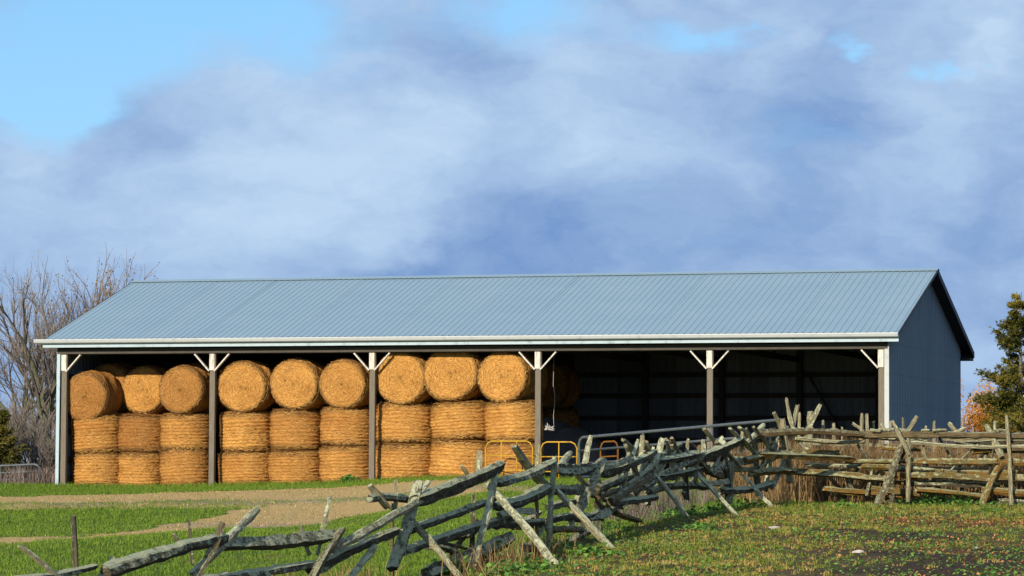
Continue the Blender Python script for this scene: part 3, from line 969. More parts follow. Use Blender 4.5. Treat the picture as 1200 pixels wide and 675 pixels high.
RAILS_B = [
    (886, 509, 1010, 509.5, 9.5, 'brown', .0), (1003, 510, 1110, 510, 9, 'brown', .05), (1100, 509, 1240, 512, 9, 'brown', .0), (1062, 518, 1240, 521, 7, 'stake', -.08),
    (884, 533, 1000, 538, 10, 'moss', .0), (990, 541, 1072, 540, 8.5, 'moss', .05), (1066, 540, 1170, 541, 9, 'moss', -.06), (1160, 540, 1240, 541, 9, 'moss', 0),
    (1008, 546, 1105, 553, 8, 'moss', .10), (926, 553, 1042, 563, 12, 'moss', .0), (1036, 556, 1075, 560, 9, 'moss', .1), (1066, 557, 1164, 562, 10, 'moss', -.04),
    (1155, 560, 1240, 563, 10, 'moss', .05), (1073, 574, 1156, 582, 10, 'moss', -.02), (1020, 572, 1078, 579, 8, 'moss', .05), (1150, 574, 1240, 578, 10, 'moss', 0),
    (965, 572, 1040, 578, 8, 'moss', .1), (1060, 566, 1150, 568, 8, 'rail', .12), (1060, 548, 1160, 550, 7, 'stake', .15), (1170, 588, 1240, 590, 9, 'rail', .1),
]
# stakes and braces: (x0,y0 top, x1,y1 bottom, width px, material, top depth offset, bottom depth offset or None = stands on the ground there)
STAKES_A = [
    (86, 604, 90, 676, 9, 'rail', .15, .15), (22, 640, 64, 674, 9, 'stake', .25, -.1), (301, 596, 226, 673, 12, 'stake', .35, -.2), (260, 613, 226, 682, 11, 'brown', -.1, -.35),
    (222, 609, 225, 660, 6, 'rail', .3, .3), (203, 626, 214, 642, 7, 'stake', .2, .1), (387, 581, 372, 650, 6, 'stake', .25, .15), (402, 620, 360, 690, 11, 'brown', -.1, -.4),
    (352, 617, 362, 650, 7, 'stake', .2, .1), (344, 624, 352, 636, 5, 'stake', .15, .05), (133, 654, 118, 690, 10, 'rail', .1, -.2), (434, 569, 456, 596, 12, 'stake', .35, .1),
    (464, 562, 463, 600, 6, 'stake', .3, .3), (490, 567, 460, 668, 15, 'rail', .0, -.2), (502, 564, 484, 594, 10, 'stake', .3, .1), (482, 610, 540, 678, 12, 'stake', .1, None),
    (440, 640, 400, 690, 10, 'stake', -.05, -.4), (460, 590, 460, 690, 6, 'brown', .2, .2), (582, 543, 550, 668, 12, 'stake', .05, None), (562, 528, 560, 560, 7, 'stake', .3, .3),
    (541, 546, 553, 562, 7, 'stake', .2, .1), (570, 566, 652, 664, 11, 'stake', .2, None), (602, 523, 646, 577, 14, 'stake', .35, .1), (650, 535, 642, 640, 9, 'stake', -.05, -.25),
    (632, 521, 631, 560, 7, 'stake', .3, .3), (629, 584, 628, 640, 6, 'brown', .2, .1), (669, 530, 652, 550, 9, 'stake', .3, .2), (650, 572, 714, 640, 11, 'stake', .05, None),
    (706, 538, 676, 604, 12, 'brown', -.1, -.35), (692, 511, 684, 552, 7, 'stake', .3, .2), (673, 552, 694, 576, 8, 'stake', .2, 0), (645, 605, 610, 660, 8, 'rail', .3, .3),
    (559, 610, 528, 650, 8, 'brown', .35, .5), (555, 580, 553, 680, 7, 'rail', .35, .35),
    (730, 515, 746, 532, 7, 'stake', .25, .1), (753, 510, 751, 545, 7, 'stake', .3, .3), (774, 515, 765, 560, 8, 'stake', -.05, -.2), (781, 515, 798, 531, 7, 'stake', .25, .1),
    (806, 515, 806, 545, 7, 'stake', .3, .3), (776, 527, 784, 534, 8, 'stake', .2, .1), (819, 522, 815, 566, 7, 'brown', -.1, -.2), (764, 552, 801, 600, 9, 'stake', .1, None),
    (816, 554, 860, 602, 9, 'stake', .1, None), (870, 556, 904, 593, 8, 'stake', .1, None), (746, 562, 716, 588, 7, 'brown', .3, .5), (894, 498, 870, 521, 8, 'stake', .3, .1),
    (866, 501, 880, 517, 7, 'stake', .3, .2), (825, 503, 842, 521, 8, 'stake', .3, .1), (870, 506, 868, 530, 6, 'stake', .2, .2), (857, 540, 855, 590, 8, 'stake', -.05, -.1),
    (747, 550, 747, 600, 7, 'rail', .3, .3), (803, 545, 805, 585, 8, 'rail', .25, .25), (845, 520, 852, 585, 12, 'rail', .15, .15), (730, 556, 722, 600, 8, 'rail', .25, .2),
    (766, 540, 760, 590, 9, 'rail', .2, .1), (884, 520, 888, 580, 9, 'rail', .2, .2), (830, 545, 800, 580, 8, 'brown', .3, .4), (699, 560, 705, 610, 9, 'rail', .2, .2),
    (680, 575, 668, 618, 9, 'rail', .25, .2), (812, 530, 826, 548, 8, 'rail', .1, 0), (838, 528, 846, 512, 6, 'stake', .2, .1), (905, 520, 898, 575, 8, 'rail', .2, .2),
]
STAKES_B = [
    (922, 468, 932, 510, 7, 'stake', .2, .1), (935, 474, 928, 510, 6, 'stake', .25, .2), (907, 484, 918, 512, 7, 'stake', .2, .1), (917, 492, 927, 566, 10, 'stake', -.15, -.2),
    (961, 475, 943, 511, 8, 'stake', .25, .1), (921, 527, 905, 572, 7, 'stake', .05, -.2), (936, 517, 956, 540, 7, 'stake', .2, .1),
    (1056, 521, 1025, 595, 9, 'brown', .05, None), (1046, 493, 1066, 534, 9, 'stake', -.1, -.25), (1065, 514, 1064, 588, 7, 'stake', -.12, -.12),
    (1179, 488, 1184, 596, 9, 'stake', -.12, -.12), (1174, 535, 1150, 592, 10, 'moss', .05, None), (1156, 498, 1174, 535, 10, 'stake', .2, -.1), (1162, 524, 1134, 555, 8, 'rail', .25, .4),
    (1039, 548, 1041, 588, 7, 'rail', .25, .3), (1124, 540, 1128, 585, 7, 'rail', .25, .25), (1100, 512, 1116, 540, 6, 'rail', .25, .2), (985, 545, 1003, 580, 6, 'rail', .2, .2),
    (1010, 540, 990, 580, 7, 'rail', .3, .35), (1046, 562, 1046, 590, 8, 'rail', .1, .1),
]
STAKES_C = [
    (949, 482, 949, 540, 10), (965, 492, 965, 540, 6), (977, 496, 977, 545, 5), (937, 484, 936, 530, 5), (1010, 485, 1008, 540, 7), (1016, 486, 1016, 545, 6),
    (1024, 494, 1023, 535, 4), (1043, 494, 1043, 540, 6), (1058, 490, 1057, 540, 6), (1075, 488, 1060, 512, 8), (1095, 494, 1094, 535, 5), (1113, 496, 1123, 512, 8),
    (999, 496, 1012, 505, 5), (987, 500, 987, 540, 4), (1032, 497, 1040, 508, 5), (1085, 500, 1080, 540, 5), (1140, 503, 1141, 540, 5), (1166, 494, 1165, 540, 7), (1129, 490, 1129, 530, 5),
]
sd_ = 100
rr_ = random.Random(5)
for k in range(26):     # thin pale stakes leaning through the collapsed stretch
    x = rr_.uniform(715, 915); y = np.interp(x, [715, 915], [524, 500]) + rr_.uniform(-6, 14); ln = rr_.uniform(22, 48); a = rr_.gauss(0, .5)
    STAKES_A.append((x, y, x + ln * math.sin(a), y + ln * math.cos(a), rr_.uniform(4.5, 7.5), 'stake', rr_.uniform(-.25, .2), rr_.uniform(-.3, .2)))
for k in range(10):
    x = rr_.uniform(930, 1180); y = rr_.uniform(512, 540); ln = rr_.uniform(22, 45); a = rr_.gauss(0, .5)
    STAKES_B.append((x, y, x + ln * math.sin(a), y + ln * math.cos(a), rr_.uniform(4, 6.5), rr_.choice(['stake', 'rail']), rr_.uniform(-.2, .3), rr_.uniform(-.2, .3)))
for k in range(12):     # broken rails and splinters heaped in the collapsed stretch
    x = rr_.uniform(735, 890); y = np.interp(x, [735, 890], [562, 545]) + rr_.uniform(-22, 22); ln = rr_.uniform(14, 30); a = rr_.gauss(-0.25, .4)
    RAILS_A.append((x - ln * math.cos(a), y - ln * math.sin(a), x + ln * math.cos(a), y + ln * math.sin(a), rr_.uniform(5, 11), rr_.choice(['rail', 'rail', 'stake', 'brown']), rr_.uniform(.0, .5)))
for k in range(14):
    x = rr_.uniform(520, 740); y = np.interp(x, [520, 740], [650, 590]) + rr_.uniform(-22, 18); ln = rr_.uniform(14, 32); a = rr_.gauss(-0.3, .45)
    RAILS_A.append((x - ln * math.cos(a), y - ln * math.sin(a), x + ln * math.cos(a), y + ln * math.sin(a), rr_.uniform(5, 10), rr_.choice(['rail', 'rail', 'brown']), rr_.uniform(.2, .6)))
for k in range(16):     # split pieces between the straight rails
    x = rr_.uniform(940, 1190); y = rr_.choice([516, 528, 547, 552, 566, 570, 580]) + rr_.uniform(-3, 3); ln = rr_.uniform(18, 50); a = rr_.gauss(0.03, .06)
    RAILS_B.append((x - ln * math.cos(a), y - ln * math.sin(a), x + ln * math.cos(a), y + ln * math.sin(a), rr_.uniform(5, 8), rr_.choice(['rail', 'stake', 'moss', 'moss']), rr_.uniform(.0, .3)))
for k in range(26):     # lichened splinters lying along the top rail
    x = rr_.uniform(895, 1195); ln = rr_.uniform(3, 9); a = rr_.gauss(0.0, .35)
    RAILS_B.append((x - ln * math.cos(a), 504.5 - ln * math.sin(a), x + ln * math.cos(a), 504.5 + ln * math.sin(a), rr_.uniform(3.5, 5.5), 'stake', rr_.uniform(-.05, .1)))
for fence, rails in ((fA, RAILS_A), (fB, RAILS_B)):
    for (x0, y0, x1, y1, wpx, m, off) in rails:
        sd_ += 1
        ya, yb = fy(x0) + off, fy(x1) + off
        wd = wpx / F * (ya + yb) / 2 * (1.07 if fence is fA else 0.95)
        wood_piece('rail', pix(x0, y0, ya), pix(x1, y1, yb), wd * 1.08, wd * 0.95, M[m], fence, 0.9, 0.012, sd_)
for fence, stakes in ((fA, STAKES_A), (fB, STAKES_B)):
    for (x0, y0, x1, y1, wpx, m, o0, o1) in stakes:
        sd_ += 1
        xm = (x0 + x1) / 2
        ya = fy(x0) + o0
        pt = pix(x0, y0, ya)
        if o1 is None:
            pb = gpix(x1, y1)
            if pb.y > ya - 0.1: pb = pix(x1, y1, ya - 0.3)
        else:
            pb = pix(x1, y1, fy(x1) + o1)
        axd = (pb - pt).normalized()
        if o1 is None: pb = pb + axd * 0.1
        wd = wpx / F * fy(xm)
        wood_piece('stake', pt, pb, wd * 0.9, wd * 1.02, M[m], fence, 0.7, 0.012, sd_)
for (x0, y0, x1, y1, wpx) in STAKES_C:
    sd_ += 1
    Yc = 60.0 + random.uniform(-.3, .5)
    pb = pix(x1, y1, Yc)
    if x1 - x0 < 5 and x0 - x1 < 5:
        pb.z = float(ground(pb.x, pb.y)) - 0.05
    wood_piece('stake', pix(x0, y0, Yc), pb, wpx / F * Yc * .9, wpx / F * Yc, M['stake'], fC, 0.8, 0.008, sd_)
for (x0, y0, x1, y1) in ((935, 520, 1060, 523), (1040, 524, 1170, 526), (940, 534, 1100, 538)):
    sd_ += 1
    wood_piece('rail', pix(x0, y0, 60.6), pix(x1, y1, 60.7), .13, .12, M['rail'], fC, 0.9, 0.01, sd_)


# ------------------------------------------------------------------ blades, stems and leaves (numpy)
def blades(P, hgt, wid, lean, seed, two=False):
    """P (n,3) bases -> bent blades of two faces each"""
    r = np.random.default_rng(seed)
    n = len(P)
    a = r.uniform(0, 2 * math.pi, n)
    side = np.stack([np.cos(a), np.sin(a), 0 * a], -1)
    la = r.uniform(0, 2 * math.pi, n)
    ld = np.stack([np.cos(la), np.sin(la), 0 * la], -1) * (np.abs(r.normal(0, lean, n)) * hgt)[:, None]
    up = np.zeros((n, 3)); up[:, 2] = hgt
    wd = (side * (wid / 2)[:, None])
    mid = P + up * 0.6 + ld * 0.35
    tip = P + up * (1 - 0.25 * np.clip(np.linalg.norm(ld, axis=1) / hgt, 0, 1))[:, None] + ld
    V = np.stack([P - wd, P + wd, mid + wd * .75, mid - wd * .75, tip], 1).reshape(-1, 3)
    b = (np.arange(n) * 5)[:, None]
    T = np.concatenate([b + np.array([[0, 1, 2]]), b + np.array([[0, 2, 3]]), b + np.array([[3, 2, 4]])], 0)
    return V, T


def scatter(n, x0, x1, y0, y1, dens, seed):
    r = np.random.default_rng(seed)
    X, Y = r.uniform(x0, x1, n), r.uniform(y0, y1, n)
    keep = r.uniform(size=n) < dens(X, Y)
    X, Y = X[keep], Y[keep]
    return np.stack([X, Y, ground(X, Y) - 0.005], -1)


FYa = np.array([fy(p) for p in range(-400, 1700, 10)])
FXa = np.array([(p - 600) / F for p in range(-400, 1700, 10)]) * FYa
def fence_x(Y):      # x of the long fence at distance Y (left stretch)
    k = (np.arange(-400, 1700, 10) < 925)
    return np.interp(Y, FYa[k], FXa[k])


def left_side(X, Y):  # 1 behind/left of the fence
    return np.where(Y < 56, X < fence_x(Y), 1.0).astype(float)


def in_view(X, Y, m=1.8):
    return (np.abs(X) < 0.172 * Y + m).astype(float)


def lawn_d(X, Y):
    dr = dirt_f(X, Y)
    inb = (X - BO[0]) * BN[0] + (Y - BO[1]) * BN[1]
    return in_view(X, Y) * left_side(X, Y) * np.clip(1.15 - 1.35 * dr, 0.02, 1) * (inb < 0.1)


P = scatter(460000, -16, 8, 24, 84, lawn_d, 31)
r = np.random.default_rng(32)
lush = 0.5 + 0.5 * np.clip(sines(P[:, 0], P[:, 1], 33, 0.5), -1, 1)
hg = r.uniform(0.03, 0.07, len(P)) * (0.8 + 0.5 * lush)
strip = ((P[:, 0] - BO[0]) * BN[0] + (P[:, 1] - BO[1]) * BN[1]) > -1.6
hg = np.where(strip, hg * r.uniform(1.2, 2.6, len(P)), hg)
V, T = blades(P, hg, r.uniform(0.008, 0.018, len(P)), 0.85, 34)
tint = np.clip(0.30 + 0.30 * r.uniform(size=len(P)) + 0.25 * (sines(P[:, 0], P[:, 1], 35, 0.35) * .5), 0, 1)
dead = r.uniform(size=len(P)) < 0.04
o = obj('lawn_grass', V, T, M['grass'], attrs={'tint': np.repeat(np.where(dead, 1, tint), 5)})
tag(o, 'short green lawn grass beyond the fence', 'grass', kind='stuff')
print('lawn blades', len(P))


def past_d(X, Y):
    return in_view(X, Y) * (1 - left_side(X, Y)) * np.clip(1.0 - 1.1 * np.clip(soil_f(X, Y), 0, 1) - 0.55 * np.clip(rust_f(X, Y), 0, 1), 0.06, 1) * (0.55 + 0.45 * np.clip(sines(X, Y, 41, 1.6), -1, 1))


C = scatter(52000, -6, 14, 24, 58, past_d, 42)
r = np.random.default_rng(43)
nb_ = r.integers(5, 13, len(C))
idx = np.repeat(np.arange(len(C)), nb_)
rad_ = r.uniform(.02, .075, len(C))[idx]
an_ = r.uniform(0, 6.283, len(idx)); rr2 = rad_ * np.sqrt(r.uniform(0, 1, len(idx)))
P = C[idx] + np.stack([rr2 * np.cos(an_), rr2 * np.sin(an_), 0 * rr2], -1)
hg = (r.uniform(0.025, 0.085, len(C)) * (1 + 0.8 * np.exp(-((C[:, 1] - 53.5) / 2.0) ** 2)))[idx] * r.uniform(.6, 1.1, len(idx))
V, T = blades(P, hg, r.uniform(0.007, 0.016, len(P)), 1.2, 44)
kind_ = r.uniform(size=len(C)) + 0.22 * sines(C[:, 0], C[:, 1], 45, 1.8)
tn_ = np.where(kind_ > .78, r.uniform(.65, 1, len(C)), r.uniform(0, .42, len(C)))
tint = np.clip(tn_[idx] + r.uniform(-.12, .12, len(idx)), 0, 1)
o = obj('pasture_grass', V, T, M['rough'], attrs={'tint': np.repeat(tint, 5)})
tag(o, 'thin patchy pasture grass in front of the fence', 'grass', kind='stuff')
print('pasture blades', len(P))


# dry blades on the worn track
P = scatter(120000, -16, 8, 44, 80, lambda X, Y: in_view(X, Y) * left_side(X, Y) * smooth01(dirt_f(X, Y), .15, .6) * np.clip(.35 + .45 * sines(X, Y, 37, 1.7), .05, 1) * (((X - BO[0]) * BN[0] + (Y - BO[1]) * BN[1]) < -.2), 36)
r = np.random.default_rng(38)
V, T = blades(P, r.uniform(.015, .045, len(P)), r.uniform(.008, .02, len(P)), 1.3, 39)
o = obj('track_grass', V, T, M['drygrass'], attrs={'tint': np.repeat(r.uniform(0, 1, len(P)), 5)})
tag(o, 'short straw coloured grass on the dirt track', 'grass', kind='stuff')


# broad green ground cover along the fence foot
def leaves(P, size, seed, flat=0.5):
    r = np.random.default_rng(seed)
    n = len(P)
    N = np.stack([r.normal(0, flat, n), r.normal(0, flat, n), np.ones(n)], -1); N /= np.linalg.norm(N, axis=1, keepdims=True)
    A = np.stack([r.normal(size=n), r.normal(size=n), r.normal(size=n)], -1)
    A -= N * (A * N).sum(1, keepdims=True); A /= np.linalg.norm(A, axis=1, keepdims=True)
    B = np.cross(N, A)
    s = size[:, None]
    V = np.stack([P - A * s * .5, P + B * s * .32 + N * s * .08, P + A * s * .5, P - B * s * .32 + N * s * .08], 1).reshape(-1, 3)
    return V, np.arange(n * 4).reshape(-1, 4)


def near_fence(px_list, n, rad, seed, hmax):
    r = np.random.default_rng(seed)
    out = []
    for px, py, k in px_list:
        c = gpix(px, py)
        m = int(n * k)
        x, y = c.x + r.normal(0, rad * k, m), c.y + r.normal(0, rad * 1.3 * k, m)
        z = ground(x, y) + np.abs(r.normal(0, hmax * k / 2, m)) * np.exp(-((x - c.x) ** 2 + (y - c.y) ** 2) / (rad * k * 1.5) ** 2)
        out.append(np.stack([x, y, z], -1))
    return np.concatenate(out)


P = near_fence([(728, 606, 1.0), (700, 622, .8), (762, 600, 1.0), (800, 606, .7), (842, 600, .7), (872, 596, .9), (880, 578, .8), (1075, 592, 1.0), (1110, 592, 1.0), (1130, 594, .8),
                (650, 645, .8), (690, 650, .6), (610, 672, .8), (580, 660, .7), (990, 596, .6), (820, 620, .5), (1160, 600, .6), (530, 672, .7)], 420, 0.33, 51, 0.28)
r = np.random.default_rng(52)
V, Q = leaves(P, r.uniform(0.035, 0.11, len(P)), 53, 0.7)
o = obj('leafy_ground_cover', V, Q, M['broad'], attrs={'tint': np.repeat(r.uniform(0, 1, len(P)), 4)})
tag(o, 'low leafy green weeds along the foot of the rail fence', 'weeds', kind='stuff')

# small clover-like leaves through the pasture
P = scatter(80000, -4, 13, 26, 57, lambda X, Y: in_view(X, Y) * (1 - left_side(X, Y)) * np.clip(0.35 + 0.6 * sines(X, Y, 61, 1.9), 0.03, 1), 62)
P[:, 2] += np.random.default_rng(64).uniform(0.01, 0.06, len(P))
r = np.random.default_rng(63)
V, Q = leaves(P, r.uniform(0.025, 0.06, len(P)), 65, 0.5)
o = obj('clover', V, Q, M['broad'], attrs={'tint': np.repeat(r.uniform(0.2, 1, len(P)), 4)})
tag(o, 'small round green leaves among the pasture grass', 'weeds', kind='stuff')
# fallen leaves
P = scatter(90000, -4, 13, 26, 57, lambda X, Y: in_view(X, Y) * (1 - left_side(X, Y)) * np.clip(0.10 + rust_f(X, Y) * 1.0, 0, 1), 71)
P[:, 2] += np.random.default_rng(74).uniform(0.005, 0.05, len(P))
r = np.random.default_rng(72)
V, Q = leaves(P, r.uniform(0.015, 0.055, len(P)), 73, 0.6)
o = obj('fallen_leaves', V, Q, M['fallen'], attrs={'tint': np.repeat(r.uniform(0, 1, len(P)), 4)})
tag(o, 'brown fallen leaves lying on the pasture', 'leaves', kind='stuff')

# dry reddish weeds behind the right fence and in the fence bend
def dry_d(X, Y):
    return in_view(X, Y) * (Y > 57.5 - 0 * X) * (X > 4.0) * np.clip(0.55 + 0.5 * sines(X, Y, 81, 1.2), 0.1, 1)


P = scatter(40000, 3, 14, 57.0, 61.5, dry_d, 82)
r = np.random.default_rng(83)
V, T = blades(P, r.uniform(0.6, 1.45, len(P)), r.uniform(0.008, 0.018, len(P)), 0.45, 84)
o = obj('dry_weeds', V, T, M['dry'], attrs={'tint': np.repeat(r.uniform(0, 1, len(P)) ** 1.3, 5)})
tag(o, 'tall reddish dry weeds behind the mossy rails', 'weeds', kind='stuff')


def twig_clump(name, centers, n, seed, h, spread, m, label):
    r = np.random.default_rng(seed)
    Vs, Ts, tn, base = [], [], [], 0
    for (px, py, k) in centers:
        c = gpix(px, py)
        mcount = int(n * k)
        x, y = c.x + r.normal(0, spread * k, mcount), c.y + r.normal(0, spread * k, mcount)
        p = np.stack([x, y, ground(x, y)], -1)
        V, T = blades(p, np.abs(r.normal(h, h * .35, mcount)) * k + .08, r.uniform(0.006, 0.012, mcount), 0.75, int(r.integers(1e6)))
        Vs.append(V); Ts.append(T + base); base += len(V)
        tn.append(np.repeat(r.uniform(0, 1, mcount), 5))
    o = obj(name, np.concatenate(Vs), np.concatenate(Ts), m, attrs={'tint': np.concatenate(tn)})
    return tag(o, label, 'weeds', kind='stuff')


twig_clump('dead_stems', [(745, 610, 1.0), (760, 604, 1.1), (776, 600, .9), (792, 596, .8), (724, 608, .8), (690, 625, .6), (735, 590, .8), (810, 590, .8), (830, 588, .6)], 130, 91, 0.42, 0.30, M['twig'],
           'tangle of grey dead stems under the leaning rails')
twig_clump('dead_stems', [(905, 590, 1.0), (922, 586, 1.1), (940, 582, 1.1), (955, 584, 1.0), (890, 585, .8), (972, 586, .9), (990, 588, .7), (1010, 590, .6), (930, 575, 1.0), (1050, 590, .5), (1090, 588, .5)],
           210, 92, 0.40, 0.32, M['dry'], 'rusty dry grass around the bend of the fence')
twig_clump('dead_stems', [(575, 668, .8), (595, 655, .7), (612, 660, .6), (640, 650, .7), (560, 675, .7), (665, 640, .5), (420, 690, .8), (330, 690, .7), (390, 695, .7)], 90, 93, 0.34, 0.30, M['dry'],
           'thin pale grass stems under the near rails')

# leafy weed clump at the foot of the bales
for (px, py, sc, lab) in ((409, 562, 1.0, 'dark green leafy weed at the foot of the bales by the third post'), (418, 563, .7, 'small leafy weed beside the dark green weed at the bales')):
    c = bw(upix(px, -.3), -.3, 0)
    r = np.random.default_rng(int(px))
    n = int(170 * sc)
    q = r.normal(0, 1, (n, 3)); q /= np.linalg.norm(q, axis=1, keepdims=True)
    q *= (r.uniform(0, 1, (n, 1)) ** .4) * np.array([0.24, 0.2, 0.19]) * sc
    q[:, 2] = np.abs(q[:, 2]) + 0.05
    V, Q = leaves(q, r.uniform(0.05, 0.12, n) * sc, int(px) + 1, 0.9)
    root = empty('leafy_weed', (c.x, c.y, float(ground(c.x, c.y))))
    tag(root, lab, 'weed')
    obj('leaf_cluster', V, Q, M['broad'], root, attrs={'tint': np.repeat(r.uniform(0, .8, n), 4)})['kind'] = 'stuff'
    st, tn = [], []
    mb = MB()
    for k in range(6):
        mb.tube([(0, 0, -0.02), (random.gauss(0, .05) * sc, random.gauss(0, .05) * sc, .12 * sc), (random.gauss(0, .12) * sc, random.gauss(0, .1) * sc, .26 * sc)], 0.006, 4)
    mb.build('stem', M['barkgreen'], root)

# pale stones
for i, (px, py, s, lab) in enumerate(((907, 620, .07, 'flat pale stone lying on the grass in front of the fence bend'), (1006, 648, .06, 'long pale stone on the dark soil at lower right'),
                                      (1040, 601, .03, 'tiny pale stone near the foot of the crossed stakes'), (1146, 643, .03, 'small pale stone far right on the dark soil'))):
    c = gpix(px, py)
    r = np.random.default_rng(200 + i)
    V, Fs = [], []
    nlat, nlon = 5, 9
    for a in range(nlat + 1):
        for b in range(nlon):
            th, ph = math.pi * a / nlat, 2 * math.pi * b / nlon
            k = 1 + r.normal(0, .12)
            V.append((s * 1.5 * k * math.sin(th) * math.cos(ph), s * .9 * k * math.sin(th) * math.sin(ph), s * .42 * k * math.cos(th)))
    for a in range(nlat):
        for b in range(nlon):
            Fs.append((a * nlon + b, a * nlon + (b + 1) % nlon, (a + 1) * nlon + (b + 1) % nlon, (a + 1) * nlon + b))
    o = obj('stone', V, Fs, M['stone'], loc=(c.x, c.y, float(ground(c.x, c.y)) + s * .2))
    tag(o, lab, 'stone')


# ------------------------------------------------------------------ trees
def tubes(segs, sides):
    """segs: array (n,8) p0 p1 r0 r1 -> verts, quads"""
    S = np.asarray(segs, dtype=float)
    p0, p1, r0, r1 = S[:, 0:3], S[:, 3:6], S[:, 6], S[:, 7]
    dv = p1 - p0
    dv /= np.maximum(np.linalg.norm(dv, axis=1, keepdims=True), 1e-9)
    ref = np.where(np.abs(dv[:, 2:3]) > 0.9, np.array([[1.0, 0, 0]]), np.array([[0, 0, 1.0]]))
    s = np.cross(dv, ref); s /= np.linalg.norm(s, axis=1, keepdims=True)
    u = np.cross(s, dv)
    an = np.arange(sides) / sides * 2 * math.pi
    ring = s[:, None] * np.cos(an)[None, :, None] + u[:, None] * np.sin(an)[None, :, None]
    V = np.concatenate([p0[:, None] + ring * r0[:, None, None], p1[:, None] + ring * r1[:, None, None]], 1).reshape(-1, 3)
    b = (np.arange(len(S)) * 2 * sides)[:, None]
    k = np.arange(sides)
    Q = np.stack([b + k, b + (k + 1) % sides, b + sides + (k + 1) % sides, b + sides + k], -1).reshape(-1, 4)
    return V, Q


def grow(r, p, dv, length, rad, depth, out, spread=0.55, up=0.18, kids=(3, 5), shrink=0.66):
    n = 4
    q = p.copy()
    dcur = dv / np.linalg.norm(dv)
    pts = [q.copy()]
    for i in range(n):
        dcur = dcur + r.normal(0, 0.11, 3) + np.array([0, 0, up * 0.25])
        dcur /= np.linalg.norm(dcur)
        q = q + dcur * length / n
        pts.append(q.copy())
    rr = np.linspace(rad, rad * 0.55, n + 1)
    for i in range(n):
        out.append((depth, *pts[i], *pts[i + 1], rr[i], rr[i + 1]))
    if depth == 0:
        return
    for k in range(int(r.integers(kids[0], kids[1] + 1))):
        s = r.uniform(0.3, 1.0)
        i = min(int(s * n), n - 1)
        base = pts[i] + (pts[i + 1] - pts[i]) * (s * n - i)
        ax = r.normal(0, 1, 3); ax -= dcur * ax.dot(dcur); ax /= np.linalg.norm(ax)
        nd = dcur * math.cos(spread * r.uniform(.6, 1.3)) + ax * math.sin(spread * r.uniform(.6, 1.3)) + np.array([0, 0, up])
        grow(r, base, nd, length * shrink * r.uniform(.75, 1.15), rr[i] * 0.62, depth - 1, out, spread, up, kids, shrink)
    grow(r, pts[-1], dcur + r.normal(0, .2, 3), length * shrink, rr[-1], depth - 1, out, spread, up, kids, shrink)


def bare_tree(base, stems, seed, label, depth=4, name='bare_tree', leaf_n=0, leaf_top=None, cat='tree', kids=(3, 5), spread=0.55, up=.18, minr=0.004, trunk_mat='bark'):
    r = np.random.default_rng(seed)
    root = empty(name, tuple(base))
    tag(root, label, cat)
    out = []
    for (dx, dy, dz, ln, rad, ox) in stems:
        grow(r, np.array([ox, 0.0, -0.1]), np.array([dx, dy, dz], float), ln, rad, depth, out, kids=kids, spread=spread, up=up)
    A = np.array(out)
    A[:, 7] = np.maximum(A[:, 7], minr); A[:, 8] = np.maximum(A[:, 8], minr * .8)
    big = A[:, 0] >= depth - (0 if depth < 4 else 1)
    V, Q = tubes(A[big][:, 1:], 8)
    obj('trunk', V, Q, M[trunk_mat], root, smooth=True)
    V, Q = tubes(A[~big][:, 1:], 4)
    nseg = (~big).sum()
    obj('crown', V, Q, M['fineTwig'], root, attrs={'tint': np.repeat(np.clip(r.uniform(0, 1, nseg) * .5 + .5 * (A[~big][:, 0] == 0), 0, 1), 8)})
    if leaf_n:
        tips = A[A[:, 0] <= 1][:, 4:7]
        if leaf_top is not None: tips = tips[leaf_top(tips)]
        idx = r.integers(0, len(tips), leaf_n)
        Pq = tips[idx] + r.normal(0, .05, (leaf_n, 3))
        V, Q = leaves(Pq, r.uniform(.05, .10, leaf_n), seed + 5, 1.5)
        obj('leaf_cluster', V, Q, M['tanleaf'], root, attrs={'tint': np.repeat(r.uniform(0, 1, leaf_n), 4)})['kind'] = 'stuff'
    print(name, len(A))
    return root


def gbase(px, Y):
    p = pix(px, 560, Y)
    return (p.x, p.y, float(ground(p.x, p.y)))


bare_tree(gbase(62, 98), [(-.05, .05, 1, 3.0, .17, 0), (-.45, -.1, 1, 2.8, .12, -.25), (.40, .1, 1, 2.9, .12, .2), (.62, .1, 1, 2.7, .09, .2), (-.8, .1, .8, 2.3, .09, -.3)], 301,
          'tall leafless tree with a few tan leaves rising behind the left end of the roof', 4, kids=(3, 4), leaf_n=420, leaf_top=lambda q: (q[:, 2] > 5.4) & (q[:, 0] > .2), trunk_mat='barkgreen')
bare_tree(gbase(15, 104), [(.1, 0, 1, 2.8, .13, 0), (-.4, .1, 1, 2.6, .10, -.2), (.5, .1, 1, 2.5, .09, .2)], 302, 'leafless grey tree at the left edge of the picture', 4, kids=(2, 4))
bare_tree(gbase(98, 103), [(.0, 0, 1, 3.4, .12, 0), (-.35, .1, 1, 3.3, .10, -.2), (.30, .1, 1, 3.3, .10, .2), (.12, .3, 1, 3.2, .08, .1)], 304, 'leafless tree with tan leaf clusters just behind the sloping roof end', 4, kids=(3, 4), leaf_n=520, leaf_top=lambda q: q[:, 2] > 5.6)
